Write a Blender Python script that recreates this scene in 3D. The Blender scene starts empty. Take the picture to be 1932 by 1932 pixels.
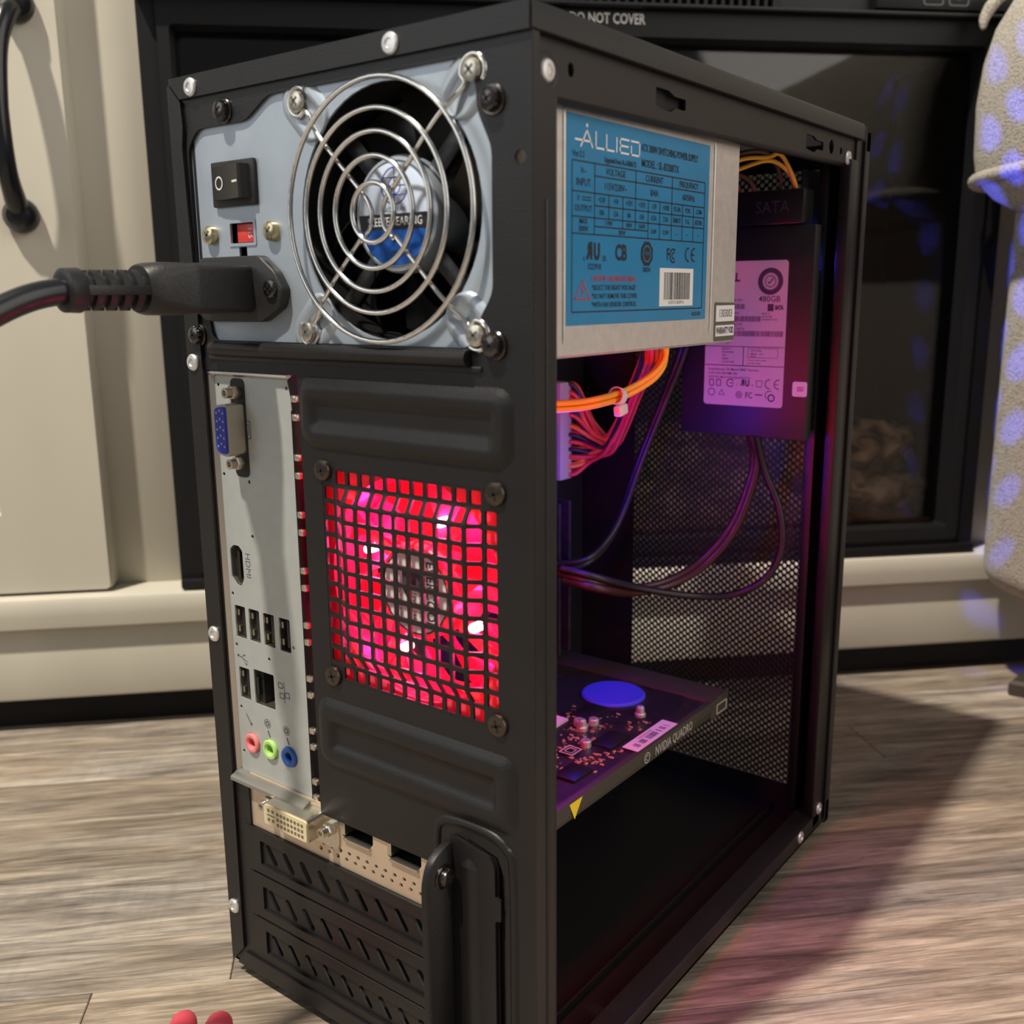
import bpy, bmesh, math, random
from mathutils import Vector, Matrix
from mathutils.geometry import delaunay_2d_cdt
random.seed(7)
scene = bpy.context.scene
COL = scene.collection
S = 0.001          # the case is laid out in millimetres
FZ = 6.0           # height of the case above the floor

def W(p):
    return Vector((p[0]*S, p[1]*S, (p[2]+FZ)*S))

# ------------------------------------------------------------------ camera
cam = bpy.data.cameras.new('camera'); camo = bpy.data.objects.new('camera', cam); COL.objects.link(camo)
CR = (Vector((0.79442853, 0.60729279, -0.00887564)), Vector((0.12152635, -0.17325846, -0.97734991)), Vector((-0.59507534, 0.77535603, -0.21144354)))
right, up, back = CR[0], -CR[1], -CR[2]
cp = W((324.561, -226.962, 274.530))
camo.matrix_world = Matrix(((right.x, up.x, back.x, cp.x), (right.y, up.y, back.y, cp.y), (right.z, up.z, back.z, cp.z), (0, 0, 0, 1)))
cam.sensor_width = 36; cam.lens = 1894.238/1932*36; cam.clip_start = 0.01; cam.clip_end = 50
cam.dof.use_dof = True; cam.dof.focus_distance = 0.385; cam.dof.aperture_fstop = 13.0
scene.camera = camo
# ------------------------------------------------------------------ world, lamp, exposure
wd = bpy.data.worlds.new('room_light'); scene.world = wd; wd.use_nodes = True
bg = wd.node_tree.nodes['Background']; bg.inputs[0].default_value = (0.94, 0.95, 1.0, 1); bg.inputs[1].default_value = 0.17
def lamp(name, typ, pos, energy, color, radius, aim=None, **kw):
    l = bpy.data.lights.new(name, typ); l.energy = energy; l.color = color
    if typ in ('POINT', 'SPOT'): l.shadow_soft_size = radius
    for k, v in kw.items(): setattr(l, k, v)
    o = bpy.data.objects.new(name, l); COL.objects.link(o); o.location = W(pos)
    if aim is not None:
        o.rotation_euler = (W(aim)-W(pos)).to_track_quat('-Z', 'Y').to_euler()
    return o
lamp('ceiling_light', 'POINT', (-186, -1246, 3000), 560, (1.0, 0.915, 0.80), 0.055)
lamp('left_fill', 'AREA', (-1100, -1700, 1000), 7, (0.93, 0.97, 1.0), 0.0, aim=(50, 250, 150), shape='DISK', size=1.3)  # unseen cool fill added to lift the console boards and floor
lamp('right_fill', 'AREA', (2500, 500, 1300), 50, (1.0, 0.93, 0.86), 0.0, aim=(100, 150, 150), shape='DISK', size=3.0)  # unseen broad fill added to brighten faces on the open side
vs = scene.view_settings
vs.view_transform = 'Standard'; vs.look = 'None'; vs.exposure = 0.0; vs.gamma = 1.0; vs.use_curve_mapping = False

# ------------------------------------------------------------------ frames and mesh builder
class Frame:
    def __init__(s, o, ax, ay):
        s.o = Vector(o); s.ax = Vector(ax).normalized(); s.ay = Vector(ay).normalized(); s.az = s.ax.cross(s.ay)
    def __call__(s, a, b, d=0.0):
        return s.o + s.ax*a + s.ay*b + s.az*d
X, Y, Z = (1, 0, 0), (0, 1, 0), (0, 0, 1)
def rear(y=0.0): return Frame((0, y, 0), X, Z)      # faces the camera side of the case, depth towards -y
def side(x=0.0): return Frame((x, 0, 0), Y, Z)      # faces the open side, depth towards +x
def flat(z=0.0): return Frame((0, 0, z), X, Y)      # faces up
UX, UY = 0.69703555, 0.71703657
K0 = -280.848
CON = Frame((K0*UY, -K0*UX, 0), (UX, UY, 0), Z)     # console front: along, up, towards the room

def catmull(pts, n=6, closed=False):
    pts = [Vector(p) for p in pts]
    out = []; m = len(pts)
    for i in range(m if closed else m-1):
        if closed: p0, p1, p2, p3 = pts[i-1], pts[i], pts[(i+1) % m], pts[(i+2) % m]
        else: p0, p1, p2, p3 = pts[max(i-1, 0)], pts[i], pts[i+1], pts[min(i+2, m-1)]
        for k in range(n):
            t = k/n
            out.append(0.5*((2*p1)+(p2-p0)*t+(2*p0-5*p1+4*p2-p3)*t*t+(3*p1-p0-3*p2+p3)*t**3))
    if not closed: out.append(pts[-1])
    return out
def rrect(a0, a1, b0, b1, r, n=4):
    pts = []
    for (ca, cb, s0) in ((a1-r, b1-r, 0), (a0+r, b1-r, 90), (a0+r, b0+r, 180), (a1-r, b0+r, 270)):
        for i in range(n+1):
            t = math.radians(s0+90*i/n); pts.append((ca+r*math.cos(t), cb+r*math.sin(t)))
    return pts
def circ(a, b, r, n=24, ph=0.0, rb=None):
    rb = r if rb is None else rb
    return [(a+r*math.cos(ph+2*math.pi*i/n), b+rb*math.sin(ph+2*math.pi*i/n)) for i in range(n)]
def inpoly(p, poly):
    x, y = p; c = False; j = len(poly)-1
    for i in range(len(poly)):
        xi, yi = poly[i]; xj, yj = poly[j]
        if (yi > y) != (yj > y) and x < (xj-xi)*(y-yi)/(yj-yi)+xi: c = not c
        j = i
    return c
def signed(poly):
    return sum(poly[i-1][0]*poly[i][1]-poly[i][0]*poly[i-1][1] for i in range(len(poly)))
def rround(poly, r, n=3):
    out = []; m = len(poly)
    for i in range(m):
        p = Vector(poly[i]); a = Vector(poly[i-1])-p; b = Vector(poly[(i+1) % m])-p
        rr = min(r, a.length*.45, b.length*.45); p0 = p+a.normalized()*rr; p1 = p+b.normalized()*rr
        for k in range(n+1):
            t = k/n; q = p0*(1-t)**2+p*2*t*(1-t)+p1*t*t; out.append((q.x, q.y))
    return out

class MB:
    def __init__(s): s.v = []; s.f = []; s.m = []
    def add(s, vs, fs, mi=0):
        o = len(s.v); s.v += [Vector(v) for v in vs]; s.f += [tuple(o+i for i in f) for f in fs]; s.m += [mi]*len(fs)
        return s
    def box(s, F, a0, a1, b0, b1, d0, d1, bev=0.0, mi=0, seg=2):
        if bev <= 0:
            vs = [F(a, b, d) for d in (d0, d1) for b in (b0, b1) for a in (a0, a1)]
            return s.add(vs, [(0, 2, 3, 1), (4, 5, 7, 6), (0, 1, 5, 4), (2, 6, 7, 3), (0, 4, 6, 2), (1, 3, 7, 5)], mi)
        bm = bmesh.new(); bmesh.ops.create_cube(bm, size=1)
        for v in bm.verts: v.co = Vector(((a0+a1)/2+v.co.x*(a1-a0), (b0+b1)/2+v.co.y*(b1-b0), (d0+d1)/2+v.co.z*(d1-d0)))
        bmesh.ops.bevel(bm, geom=bm.edges[:], offset=bev, segments=seg, profile=.5, affect='EDGES')
        bm.verts.index_update()
        s.add([F(*v.co) for v in bm.verts], [[v.index for v in f.verts] for f in bm.faces], mi); bm.free()
        return s
    def loft(s, loops, cap0=True, cap1=True, mi=0, closed=True):
        n = len(loops[0]); vs = [p for L in loops for p in L]; fs = []
        for k in range(len(loops)-1):
            for i in range(n if closed else n-1):
                j = (i+1) % n
                fs.append((k*n+i, k*n+j, (k+1)*n+j, (k+1)*n+i))
        if cap0: fs.append(tuple(range(n-1, -1, -1)))
        if cap1: fs.append(tuple((len(loops)-1)*n+i for i in range(n)))
        return s.add(vs, fs, mi)
    def prism(s, F, poly, d0, d1, mi=0, bev=0.0):
        if signed(poly) < 0: poly = poly[::-1]
        loops = [[F(a, b, d0) for a, b in poly]]
        if bev > 0:
            ca = sum(p[0] for p in poly)/len(poly); cb = sum(p[1] for p in poly)/len(poly)
            ex = max(max(abs(p[0]-ca) for p in poly), .01); ey = max(max(abs(p[1]-cb) for p in poly), .01)
            loops.append([F(a, b, d1-bev) for a, b in poly])
            loops.append([F(ca+(a-ca)*(1-bev*.4/ex), cb+(b-cb)*(1-bev*.4/ey), d1-bev*.3) for a, b in poly])
            loops.append([F(ca+(a-ca)*(1-bev/ex), cb+(b-cb)*(1-bev/ey), d1) for a, b in poly])
        else: loops.append([F(a, b, d1) for a, b in poly])
        return s.loft(loops, mi=mi)
    def lathe(s, F, a, b, prof, n=20, mi=0, cap=True):
        loops = [[F(a+r*math.cos(2*math.pi*i/n), b+r*math.sin(2*math.pi*i/n), d) for i in range(n)] for r, d in prof]
        return s.loft(loops, cap, cap, mi)
    def tube(s, pts, r, n=8, closed=False, mi=0, cap=True):
        pts = [Vector(p) for p in pts]; m = len(pts); loops = []; nrm = None
        for i in range(m):
            if closed: t = pts[(i+1) % m]-pts[i-1]
            else: t = pts[min(i+1, m-1)]-pts[max(i-1, 0)]
            if t.length < 1e-9: t = Vector((0, 0, 1))
            t.normalize()
            if nrm is None:
                nrm = t.orthogonal().normalized()
            nrm = (nrm-t*nrm.dot(t))
            nrm = nrm.normalized() if nrm.length > 1e-6 else t.orthogonal().normalized()
            bn = t.cross(nrm); rr = r[i] if isinstance(r, (list, tuple)) else r
            loops.append([pts[i]+(nrm*math.cos(2*math.pi*k/n)+bn*math.sin(2*math.pi*k/n))*rr for k in range(n)])
        if closed: loops.append(loops[0]); return s.loft(loops, False, False, mi)
        return s.loft(loops, cap, cap, mi)
    def plate(s, F, outer, holes, d0, d1, mi=0):
        vs = []; es = []
        for poly in [outer]+holes:
            o = len(vs); vs += [Vector(p) for p in poly]; es += [(o+i, o+(i+1) % len(poly)) for i in range(len(poly))]
        V, E_, Fc, _, _, _ = delaunay_2d_cdt(vs, es, [], 0, 1e-5)
        tr = []
        for f in Fc:
            c = (sum(V[i].x for i in f)/3, sum(V[i].y for i in f)/3)
            if inpoly(c, outer) and not any(inpoly(c, h) for h in holes):
                a, b, c2 = (V[i] for i in f)
                if (b-a).cross(c2-a) < 0: f = f[::-1]
                tr.append(tuple(f))
        n = len(V); fs = list(tr)+[tuple(n+i for i in f[::-1]) for f in tr]
        cnt = {}
        for f in tr:
            for k in range(3): cnt[(f[k], f[(k+1) % 3])] = 1
        for (i, j) in cnt:
            if (j, i) not in cnt: fs.append((j, i, n+i, n+j))
        s.add([F(p.x, p.y, d1) for p in V]+[F(p.x, p.y, d0) for p in V], fs, mi)
        return s
    def tile(s, F, outer, inner, h, th, mi=0):
        """a ring between an outer and an inner loop, following the height field h, th thick"""
        n = len(outer)
        A = [F(a, b, h(a, b)) for a, b in outer]; B = [F(a, b, h(a, b)) for a, b in inner]
        C = [F(a, b, h(a, b)-th) for a, b in inner]; D = [F(a, b, h(a, b)-th) for a, b in outer]
        vs = A+B+C+D; fs = []
        for i in range(n):
            j = (i+1) % n
            fs += [(i, j, n+j, n+i), (n+i, n+j, 2*n+j, 2*n+i), (2*n+i, 2*n+j, 3*n+j, 3*n+i)]
        return s.add(vs, fs, mi)
    def text(s, F, t, size, a, b, d=0.0, rot=0.0, align='CENTER', sx=1.0, bold=0.0, mi=0, th=0.0):
        cu = bpy.data.curves.new('t', 'FONT'); cu.body = t; cu.size = 1; cu.align_x = align; cu.align_y = 'CENTER'; cu.resolution_u = 2; cu.offset = bold
        ob = bpy.data.objects.new('t', cu); me = ob.to_mesh()
        cr, sr = math.cos(rot), math.sin(rot)
        vs = []
        for v in me.vertices:
            x, y = v.co.x*size*sx, v.co.y*size
            vs.append(F(a+x*cr-y*sr, b+x*sr+y*cr, d))
        s.add(vs, [tuple(p.vertices) for p in me.polygons], mi)
        ob.to_mesh_clear(); bpy.data.objects.remove(ob); bpy.data.curves.remove(cu)
        return s
    def line(s, F, a0, b0, a1, b1, w, d=0.0, mi=0):
        p = Vector((a0, b0)); q = Vector((a1, b1)); t = (q-p).normalized(); nn = Vector((-t.y, t.x))*w/2
        return s.add([F(*(p-nn), d), F(*(q-nn), d), F(*(q+nn), d), F(*(p+nn), d)], [(0, 1, 2, 3)], mi)
    def ring(s, F, a, b, r0, r1, d=0.0, n=28, mi=0, a0=0.0, a1=360.0):
        full = abs(a1-a0-360) < .1; N = n if full else n+1
        P = [math.radians(a0+(a1-a0)*i/n) for i in range(N)]
        vs = [F(a+r0*math.cos(t), b+r0*math.sin(t), d) for t in P]+[F(a+r1*math.cos(t), b+r1*math.sin(t), d) for t in P]
        fs = [(i, N+i, N+(i+1) % N, (i+1) % N) for i in range(n)]
        return s.add(vs, fs, mi)
    def poly(s, F, pts, d=0.0, mi=0):
        if signed(pts) < 0: pts = pts[::-1]
        return s.add([F(a, b, d) for a, b in pts], [tuple(range(len(pts)))], mi)
    def mesh(s, name, mats, org=Vector((0, 0, 0)), smooth=35):
        me = bpy.data.meshes.new(name)
        me.from_pydata([tuple(W(v)-org) for v in s.v], [], s.f)
        for m in (mats if isinstance(mats, (list, tuple)) else [mats]): me.materials.append(m)
        me.polygons.foreach_set('material_index', s.m); me.update()
        if smooth:
            me.polygons.foreach_set('use_smooth', [True]*len(me.polygons)); me.set_sharp_from_angle(angle=math.radians(smooth))
        return me
    def obj(s, name, mats, parent=None, smooth=35, kind=None, label=None):
        org = Vector(parent['_o']) if parent is not None and '_o' in parent else Vector((0, 0, 0))
        o = bpy.data.objects.new(name, s.mesh(name, mats, org, smooth)); COL.objects.link(o)
        if parent is not None: o.parent = parent; o['_o'] = tuple(org)
        if kind: o['kind'] = kind
        if label: o['label'] = label
        return o
def thing(name, label, cat, base, group=None):
    o = bpy.data.objects.new(name, None); COL.objects.link(o); o.empty_display_size = .02
    o.location = W(base); o['_o'] = tuple(W(base)); o['label'] = label; o['category'] = cat
    if group: o['group'] = group
    return o
def tag(o, label, cat, group=None):
    o['label'] = label; o['category'] = cat
    if group: o['group'] = group
    return o
def place(name, me, parent, pos, F=None, label=None, spin=0.0):
    """a copy of a shared mesh built around the origin (x,y in the plane, z outwards) set on a frame"""
    o = bpy.data.objects.new(name, me); COL.objects.link(o)
    org = Vector(parent['_o']) if parent is not None else Vector((0, 0, 0))
    loc = W(pos)-org
    if F is None: m = Matrix.Identity(3)
    else: m = Matrix((F.ax, F.ay, F.az)).transposed()
    o.matrix_local = Matrix.Translation(loc) @ (m @ Matrix.Rotation(spin, 3, 'Z')).to_4x4()
    if parent is not None: o.parent = parent; o['_o'] = tuple(org)
    if label: o['label'] = label
    return o
ORI = Frame((0, 0, -FZ), X, Y)      # builds a shared mesh around the origin
def shared(mb, name, mats, smooth=35): return mb.mesh(name, mats, Vector((0, 0, 0)), smooth)

# ------------------------------------------------------------------ materials
def mat(name, col, rough=.5, metal=0.0, spec=.5, noise=None, bump=None, emit=None, trans=0.0, ior=1.45, alpha=None, coat=0.0, sheen=0.0, aniso=0.0):
    m = bpy.data.materials.new(name); m.use_nodes = True; nt = m.node_tree; b = nt.nodes['Principled BSDF']
    b.inputs['Base Color'].default_value = (*col, 1); b.inputs['Roughness'].default_value = rough; b.inputs['Metallic'].default_value = metal
    b.inputs['Specular IOR Level'].default_value = spec; b.inputs['Transmission Weight'].default_value = trans; b.inputs['IOR'].default_value = ior
    b.inputs['Coat Weight'].default_value = coat; b.inputs['Sheen Weight'].default_value = sheen
    tc = None
    if noise or bump: tc = nt.nodes.new('ShaderNodeTexCoord')
    if noise:
        sc, amt, stretch = noise
        mp = nt.nodes.new('ShaderNodeMapping'); mp.inputs['Scale'].default_value = stretch
        n = nt.nodes.new('ShaderNodeTexNoise'); n.inputs['Scale'].default_value = sc; n.inputs['Detail'].default_value = 6
        r = nt.nodes.new('ShaderNodeValToRGB')
        r.color_ramp.elements[0].position = .3; r.color_ramp.elements[1].position = .7
        r.color_ramp.elements[0].color = (*[c*(1-amt) for c in col], 1); r.color_ramp.elements[1].color = (*[min(1, c*(1+amt)) for c in col], 1)
        nt.links.new(tc.outputs['Object'], mp.inputs[0]); nt.links.new(mp.outputs[0], n.inputs['Vector']); nt.links.new(n.outputs['Fac'], r.inputs[0]); nt.links.new(r.outputs[0], b.inputs['Base Color'])
    if bump:
        sc, st = bump
        n2 = nt.nodes.new('ShaderNodeTexNoise'); n2.inputs['Scale'].default_value = sc; n2.inputs['Detail'].default_value = 3
        bp = nt.nodes.new('ShaderNodeBump'); bp.inputs['Strength'].default_value = st; bp.inputs['Distance'].default_value = 0.0004
        nt.links.new(tc.outputs['Object'], n2.inputs['Vector']); nt.links.new(n2.outputs['Fac'], bp.inputs['Height']); nt.links.new(bp.outputs[0], b.inputs['Normal'])
    if emit:
        b.inputs['Emission Color'].default_value = (*emit[0], 1); b.inputs['Emission Strength'].default_value = emit[1]
    return m
M = {}
M['black'] = mat('black_powder_coat', (.0085, .0077, .0078), .42, bump=(1500, .25), noise=(60, .15, (1, 1, 1)))
M['blackin'] = mat('black_steel_inside', (.012, .011, .011), .5)
M['bezel'] = mat('black_bezel_plastic', (.022, .021, .022), .5)
M['zinc'] = mat('zinc_plated_steel', (.42, .48, .54), .42, .5, noise=(45, .10, (1, 1, 1)), bump=(700, .06))
M['zincside'] = mat('matte_zinc_steel', (.60, .57, .53), .42, .55, noise=(300, .07, (1, 1, 1)), bump=(900, .12))
M['shield'] = mat('port_plate_steel', (.47, .50, .48), .42, .35, noise=(200, .04, (1, 1, 1)))
M['chrome'] = mat('chrome_wire', (.80, .78, .74), .12, 1.0)
M['rivet'] = mat('aluminium_rivet', (.72, .72, .70), .35, .7)
M['gold'] = mat('yellow_zinc_screw', (.62, .52, .30), .25, 1.0)
M['blackscrew'] = mat('black_oxide_screw', (.10, .09, .085), .2, .95)
M['bronze'] = mat('bronze_black_screw', (.10, .078, .06), .28, .9)
M['nickel'] = mat('nickel_shell', (.62, .57, .47), .28, .95)
M['bracket'] = mat('card_bracket_steel', (.66, .54, .40), .38, .6, noise=(80, .06, (1, 1, 1)))
M['plastic'] = mat('black_plastic', (.016, .016, .016), .45, bump=(900, .25))
M['plasticfine'] = mat('smooth_black_plastic', (.012, .012, .012), .3)
M['rubber'] = mat('black_cord_rubber', (.012, .013, .015), .28)
M['white'] = mat('white_print', (.78, .76, .72), .5)
M['inkblack'] = mat('black_print', (.012, .014, .02), .5)
M['inkgrey'] = mat('grey_print', (.10, .11, .11), .6)
M['inkred'] = mat('red_print', (.42, .03, .04), .5)
M['inkpurple'] = mat('dark_label_print', (.07, .05, .08), .6)
M['labelblue'] = mat('blue_label', (.018, .20, .40), .28, noise=(60, .06, (1, 1, 1)))
M['paper'] = mat('white_label_paper', (.75, .73, .70), .5)
M['red'] = mat('red_selector', (.75, .06, .05), .35)
M['fanlabelblue'] = mat('blue_foil', (.02, .12, .50), .22, .6, noise=(300, .35, (1, 1, 1)))
M['fanlabelsilver'] = mat('silver_foil', (.62, .64, .68), .18, .9)
M['vgablue'] = mat('vga_blue_plastic', (.02, .035, .36), .4)
M['pink'] = mat('pink_jack', (.80, .22, .22), .35)
M['green'] = mat('green_jack', (.42, .70, .20), .35)
M['blue'] = mat('blue_jack', (.03, .11, .42), .35)
M['dvi'] = mat('ivory_connector', (.72, .62, .40), .4)
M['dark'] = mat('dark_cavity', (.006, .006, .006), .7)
M['pcb'] = mat('dark_circuit_board', (.020, .018, .018), .45, noise=(250, .5, (1, 1, 1)))
M['chip'] = mat('black_chip', (.012, .012, .014), .35)
M['copper'] = mat('solder_and_copper', (.62, .38, .22), .3, .9)
M['ceram'] = mat('tan_capacitor', (.45, .28, .17), .5)
M['shroud'] = mat('card_shroud', (.045, .042, .032), .42)
M['silvertext'] = mat('silver_lettering', (.42, .40, .36), .4)
M['yellow'] = mat('yellow_warning', (.75, .62, .02), .45)
M['conn'] = mat('ivory_power_connector', (.40, .335, .29), .45)
M['drivepaper'] = mat('grey_drive_label', (.56, .53, .52), .5)
M['wirered'] = mat('red_wire', (.62, .05, .04), .4)
M['wireorange'] = mat('orange_wire', (.75, .20, .03), .4)
M['wireyellow'] = mat('yellow_wire', (.85, .40, .03), .4)
M['wireblack'] = mat('black_wire', (.016, .013, .014), .35)
M['wirebrown'] = mat('brown_wire', (.10, .045, .02), .45)
M['wiredark'] = mat('brown_black_cable', (.045, .014, .014), .35)
M['tie'] = mat('nylon_tie', (.70, .66, .68), .4)
M['gpuhub'] = mat('sticker_blue_glow', (.06, .07, .75), .5)  # blue LED light is put into the sticker colour
M['cream'] = mat('cream_painted_wood', (.575, .54, .445), .5, noise=(14, .05, (1, 1, .3)), bump=(500, .08))
M['firebox'] = mat('black_fireplace_metal', (.009, .009, .010), .45, spec=.35, bump=(800, .1))
M['fireinside'] = mat('firebox_lining', (.005, .005, .005), .7)
M['iron'] = mat('black_iron_handle', (.010, .011, .013), .22)
M['toe'] = mat('black_toe_board', (.006, .005, .005), .8)
M['ember'] = mat('ember_bed', (.55, .26, .11), .7, noise=(60, .6, (1, 1, 1)))
M['darkwood'] = mat('dark_chair_foot', (.05, .042, .03), .5)
M['redgrip'] = mat('red_rubber_grip', (.62, .07, .10), .5)
M['steel'] = mat('dark_tool_steel', (.10, .09, .08), .4, .6)

def mat_floor():
    m = bpy.data.materials.new('weathered_oak_plank'); m.use_nodes = True; nt = m.node_tree; N = nt.nodes; L = nt.links; b = N['Principled BSDF']
    tc = N.new('ShaderNodeTexCoord'); oi = N.new('ShaderNodeObjectInfo'); mu = N.new('ShaderNodeMath'); mu.operation = 'MULTIPLY'; mu.inputs[1].default_value = 37
    L.new(oi.outputs['Random'], mu.inputs[0])
    cmb = N.new('ShaderNodeCombineXYZ'); L.new(mu.outputs[0], cmb.inputs[0]); L.new(mu.outputs[0], cmb.inputs[1])
    ad = N.new('ShaderNodeVectorMath'); ad.operation = 'ADD'; L.new(tc.outputs['Object'], ad.inputs[0]); L.new(cmb.outputs[0], ad.inputs[1])
    def noise(scale, st, det, dist=0.0):
        mp = N.new('ShaderNodeMapping'); mp.inputs['Scale'].default_value = st; L.new(ad.outputs[0], mp.inputs[0])
        n = N.new('ShaderNodeTexNoise'); n.inputs['Scale'].default_value = scale; n.inputs['Detail'].default_value = det; n.inputs['Roughness'].default_value = .68; n.inputs['Distortion'].default_value = dist
        L.new(mp.outputs[0], n.inputs['Vector']); return n
    n1 = noise(9, (1, 10, 1), 12, .9); n2 = noise(58, (.5, 9, 1), 10, .6); n3 = noise(5, (.7, 2.2, 1), 4); n4 = noise(120, (1, .12, 1), 2)
    r1 = N.new('ShaderNodeValToRGB'); e = r1.color_ramp.elements
    e[0].position = .30; e[0].color = (.095, .074, .055, 1); e[1].position = .74; e[1].color = (.60, .52, .41, 1)
    k = r1.color_ramp.elements.new(.46); k.color = (.27, .22, .165, 1); k2 = r1.color_ramp.elements.new(.58); k2.color = (.41, .345, .265, 1)
    L.new(n1.outputs['Fac'], r1.inputs[0])
    r2 = N.new('ShaderNodeValToRGB'); r2.color_ramp.elements[0].position = .35; r2.color_ramp.elements[0].color = (.52, .50, .49, 1); r2.color_ramp.elements[1].position = .62; r2.color_ramp.elements[1].color = (1.1, 1.08, 1.05, 1)
    L.new(n2.outputs['Fac'], r2.inputs[0])
    mx = N.new('ShaderNodeMix'); mx.data_type = 'RGBA'; mx.blend_type = 'MULTIPLY'; mx.inputs[0].default_value = .95; L.new(r1.outputs[0], mx.inputs[6]); L.new(r2.outputs[0], mx.inputs[7])
    # grey weathered wash
    r3 = N.new('ShaderNodeValToRGB'); r3.color_ramp.elements[0].position = .45; r3.color_ramp.elements[0].color = (0, 0, 0, 1); r3.color_ramp.elements[1].position = .65; r3.color_ramp.elements[1].color = (.75, .75, .75, 1)
    L.new(n3.outputs['Fac'], r3.inputs[0])
    hs = N.new('ShaderNodeHueSaturation'); hs.inputs['Saturation'].default_value = .45; hs.inputs['Value'].default_value = .95; L.new(mx.outputs[2], hs.inputs['Color'])
    mx2 = N.new('ShaderNodeMix'); mx2.data_type = 'RGBA'; L.new(r3.outputs[0], mx2.inputs[0]); L.new(mx.outputs[2], mx2.inputs[6]); L.new(hs.outputs[0], mx2.inputs[7])
    rs_ = N.new('ShaderNodeValToRGB'); rs_.color_ramp.elements[0].position = .38; rs_.color_ramp.elements[0].color = (.72, .70, .68, 1); rs_.color_ramp.elements[1].position = .52; rs_.color_ramp.elements[1].color = (1, 1, 1, 1); L.new(n4.outputs['Fac'], rs_.inputs[0])
    gm = N.new('ShaderNodeMath'); gm.operation = 'MULTIPLY'; gm.inputs[1].default_value = .55; L.new(r3.outputs[0], gm.inputs[0])
    mxs = N.new('ShaderNodeMix'); mxs.data_type = 'RGBA'; mxs.blend_type = 'MULTIPLY'; L.new(gm.outputs[0], mxs.inputs[0]); L.new(mx2.outputs[2], mxs.inputs[6]); L.new(rs_.outputs[0], mxs.inputs[7]); mx2 = mxs
    # each plank a shade of its own
    mr = N.new('ShaderNodeMapRange'); mr.inputs[3].default_value = .86; mr.inputs[4].default_value = 1.22; L.new(oi.outputs['Random'], mr.inputs[0])
    mx3 = N.new('ShaderNodeMix'); mx3.data_type = 'RGBA'; mx3.blend_type = 'MULTIPLY'; mx3.inputs[0].default_value = 1.0; L.new(mx2.outputs[2], mx3.inputs[6]); L.new(mr.outputs[0], mx3.inputs[7])
    L.new(mx3.outputs[2], b.inputs['Base Color']); b.inputs['Roughness'].default_value = .5
    bp = N.new('ShaderNodeBump'); bp.inputs['Strength'].default_value = .25; bp.inputs['Distance'].default_value = .0006; L.new(n2.outputs['Fac'], bp.inputs['Height']); L.new(bp.outputs[0], b.inputs['Normal'])
    return m
M['floor'] = mat_floor()
def mat_fabric():
    m = mat('oatmeal_woven_fabric', (.50, .46, .39), .85, sheen=.15); nt = m.node_tree; N = nt.nodes; L = nt.links; b = N['Principled BSDF']
    tc = N.new('ShaderNodeTexCoord'); v = N.new('ShaderNodeTexVoronoi'); v.inputs['Scale'].default_value = 640
    mp = N.new('ShaderNodeMapping'); mp.inputs['Scale'].default_value = (1, 1, 1.4); mp.inputs['Rotation'].default_value = (0, 0, .8)
    L.new(tc.outputs['Object'], mp.inputs[0]); L.new(mp.outputs[0], v.inputs['Vector'])
    r = N.new('ShaderNodeValToRGB'); r.color_ramp.elements[0].color = (.55, .51, .44, 1); r.color_ramp.elements[1].color = (.30, .265, .205, 1); r.color_ramp.elements[0].position = .25; r.color_ramp.elements[1].position = .8
    L.new(v.outputs['Distance'], r.inputs[0]); L.new(r.outputs[0], b.inputs['Base Color'])
    bp = N.new('ShaderNodeBump'); bp.inputs['Strength'].default_value = .6; bp.inputs['Distance'].default_value = .0012; bp.invert = True; L.new(v.outputs['Distance'], bp.inputs['Height']); L.new(bp.outputs[0], b.inputs['Normal'])
    return m
M['fabric'] = mat_fabric()
def mat_log():
    m = mat('charred_log_bark', (.2, .15, .1), .8); nt = m.node_tree; N = nt.nodes; L = nt.links; b = N['Principled BSDF']
    tc = N.new('ShaderNodeTexCoord'); n = N.new('ShaderNodeTexNoise'); n.inputs['Scale'].default_value = 45; n.inputs['Detail'].default_value = 8; n.inputs['Distortion'].default_value = 1.2
    L.new(tc.outputs['Object'], n.inputs['Vector'])
    r = N.new('ShaderNodeValToRGB'); e = r.color_ramp.elements; e[0].position = .36; e[0].color = (.015, .013, .012, 1); e[1].position = .68; e[1].color = (1.0, .86, .62, 1)
    k = e.new(.5); k.color = (.45, .31, .18, 1)
    L.new(n.outputs['Fac'], r.inputs[0]); L.new(r.outputs[0], b.inputs['Base Color'])
    bp = N.new('ShaderNodeBump'); bp.inputs['Strength'].default_value = .8; bp.inputs['Distance'].default_value = .004; L.new(n.outputs['Fac'], bp.inputs['Height']); L.new(bp.outputs[0], b.inputs['Normal'])
    return m
M['log'] = mat_log()
def mat_pane(name, tint, gloss):
    m = bpy.data.materials.new(name); m.use_nodes = True; nt = m.node_tree; N = nt.nodes; L = nt.links
    N.remove(N['Principled BSDF']); out = N['Material Output']
    t = N.new('ShaderNodeBsdfTransparent'); t.inputs[0].default_value = (*tint, 1); g = N.new('ShaderNodeBsdfGlossy'); g.inputs['Roughness'].default_value = gloss
    fr = N.new('ShaderNodeFresnel'); fr.inputs[0].default_value = 1.45; mx = N.new('ShaderNodeMixShader')
    L.new(fr.outputs[0], mx.inputs[0]); L.new(t.outputs[0], mx.inputs[1]); L.new(g.outputs[0], mx.inputs[2]); L.new(mx.outputs[0], out.inputs[0])
    return m
M['glass'] = mat_pane('smoked_fireplace_glass', (.88, .87, .86), .04)
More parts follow.
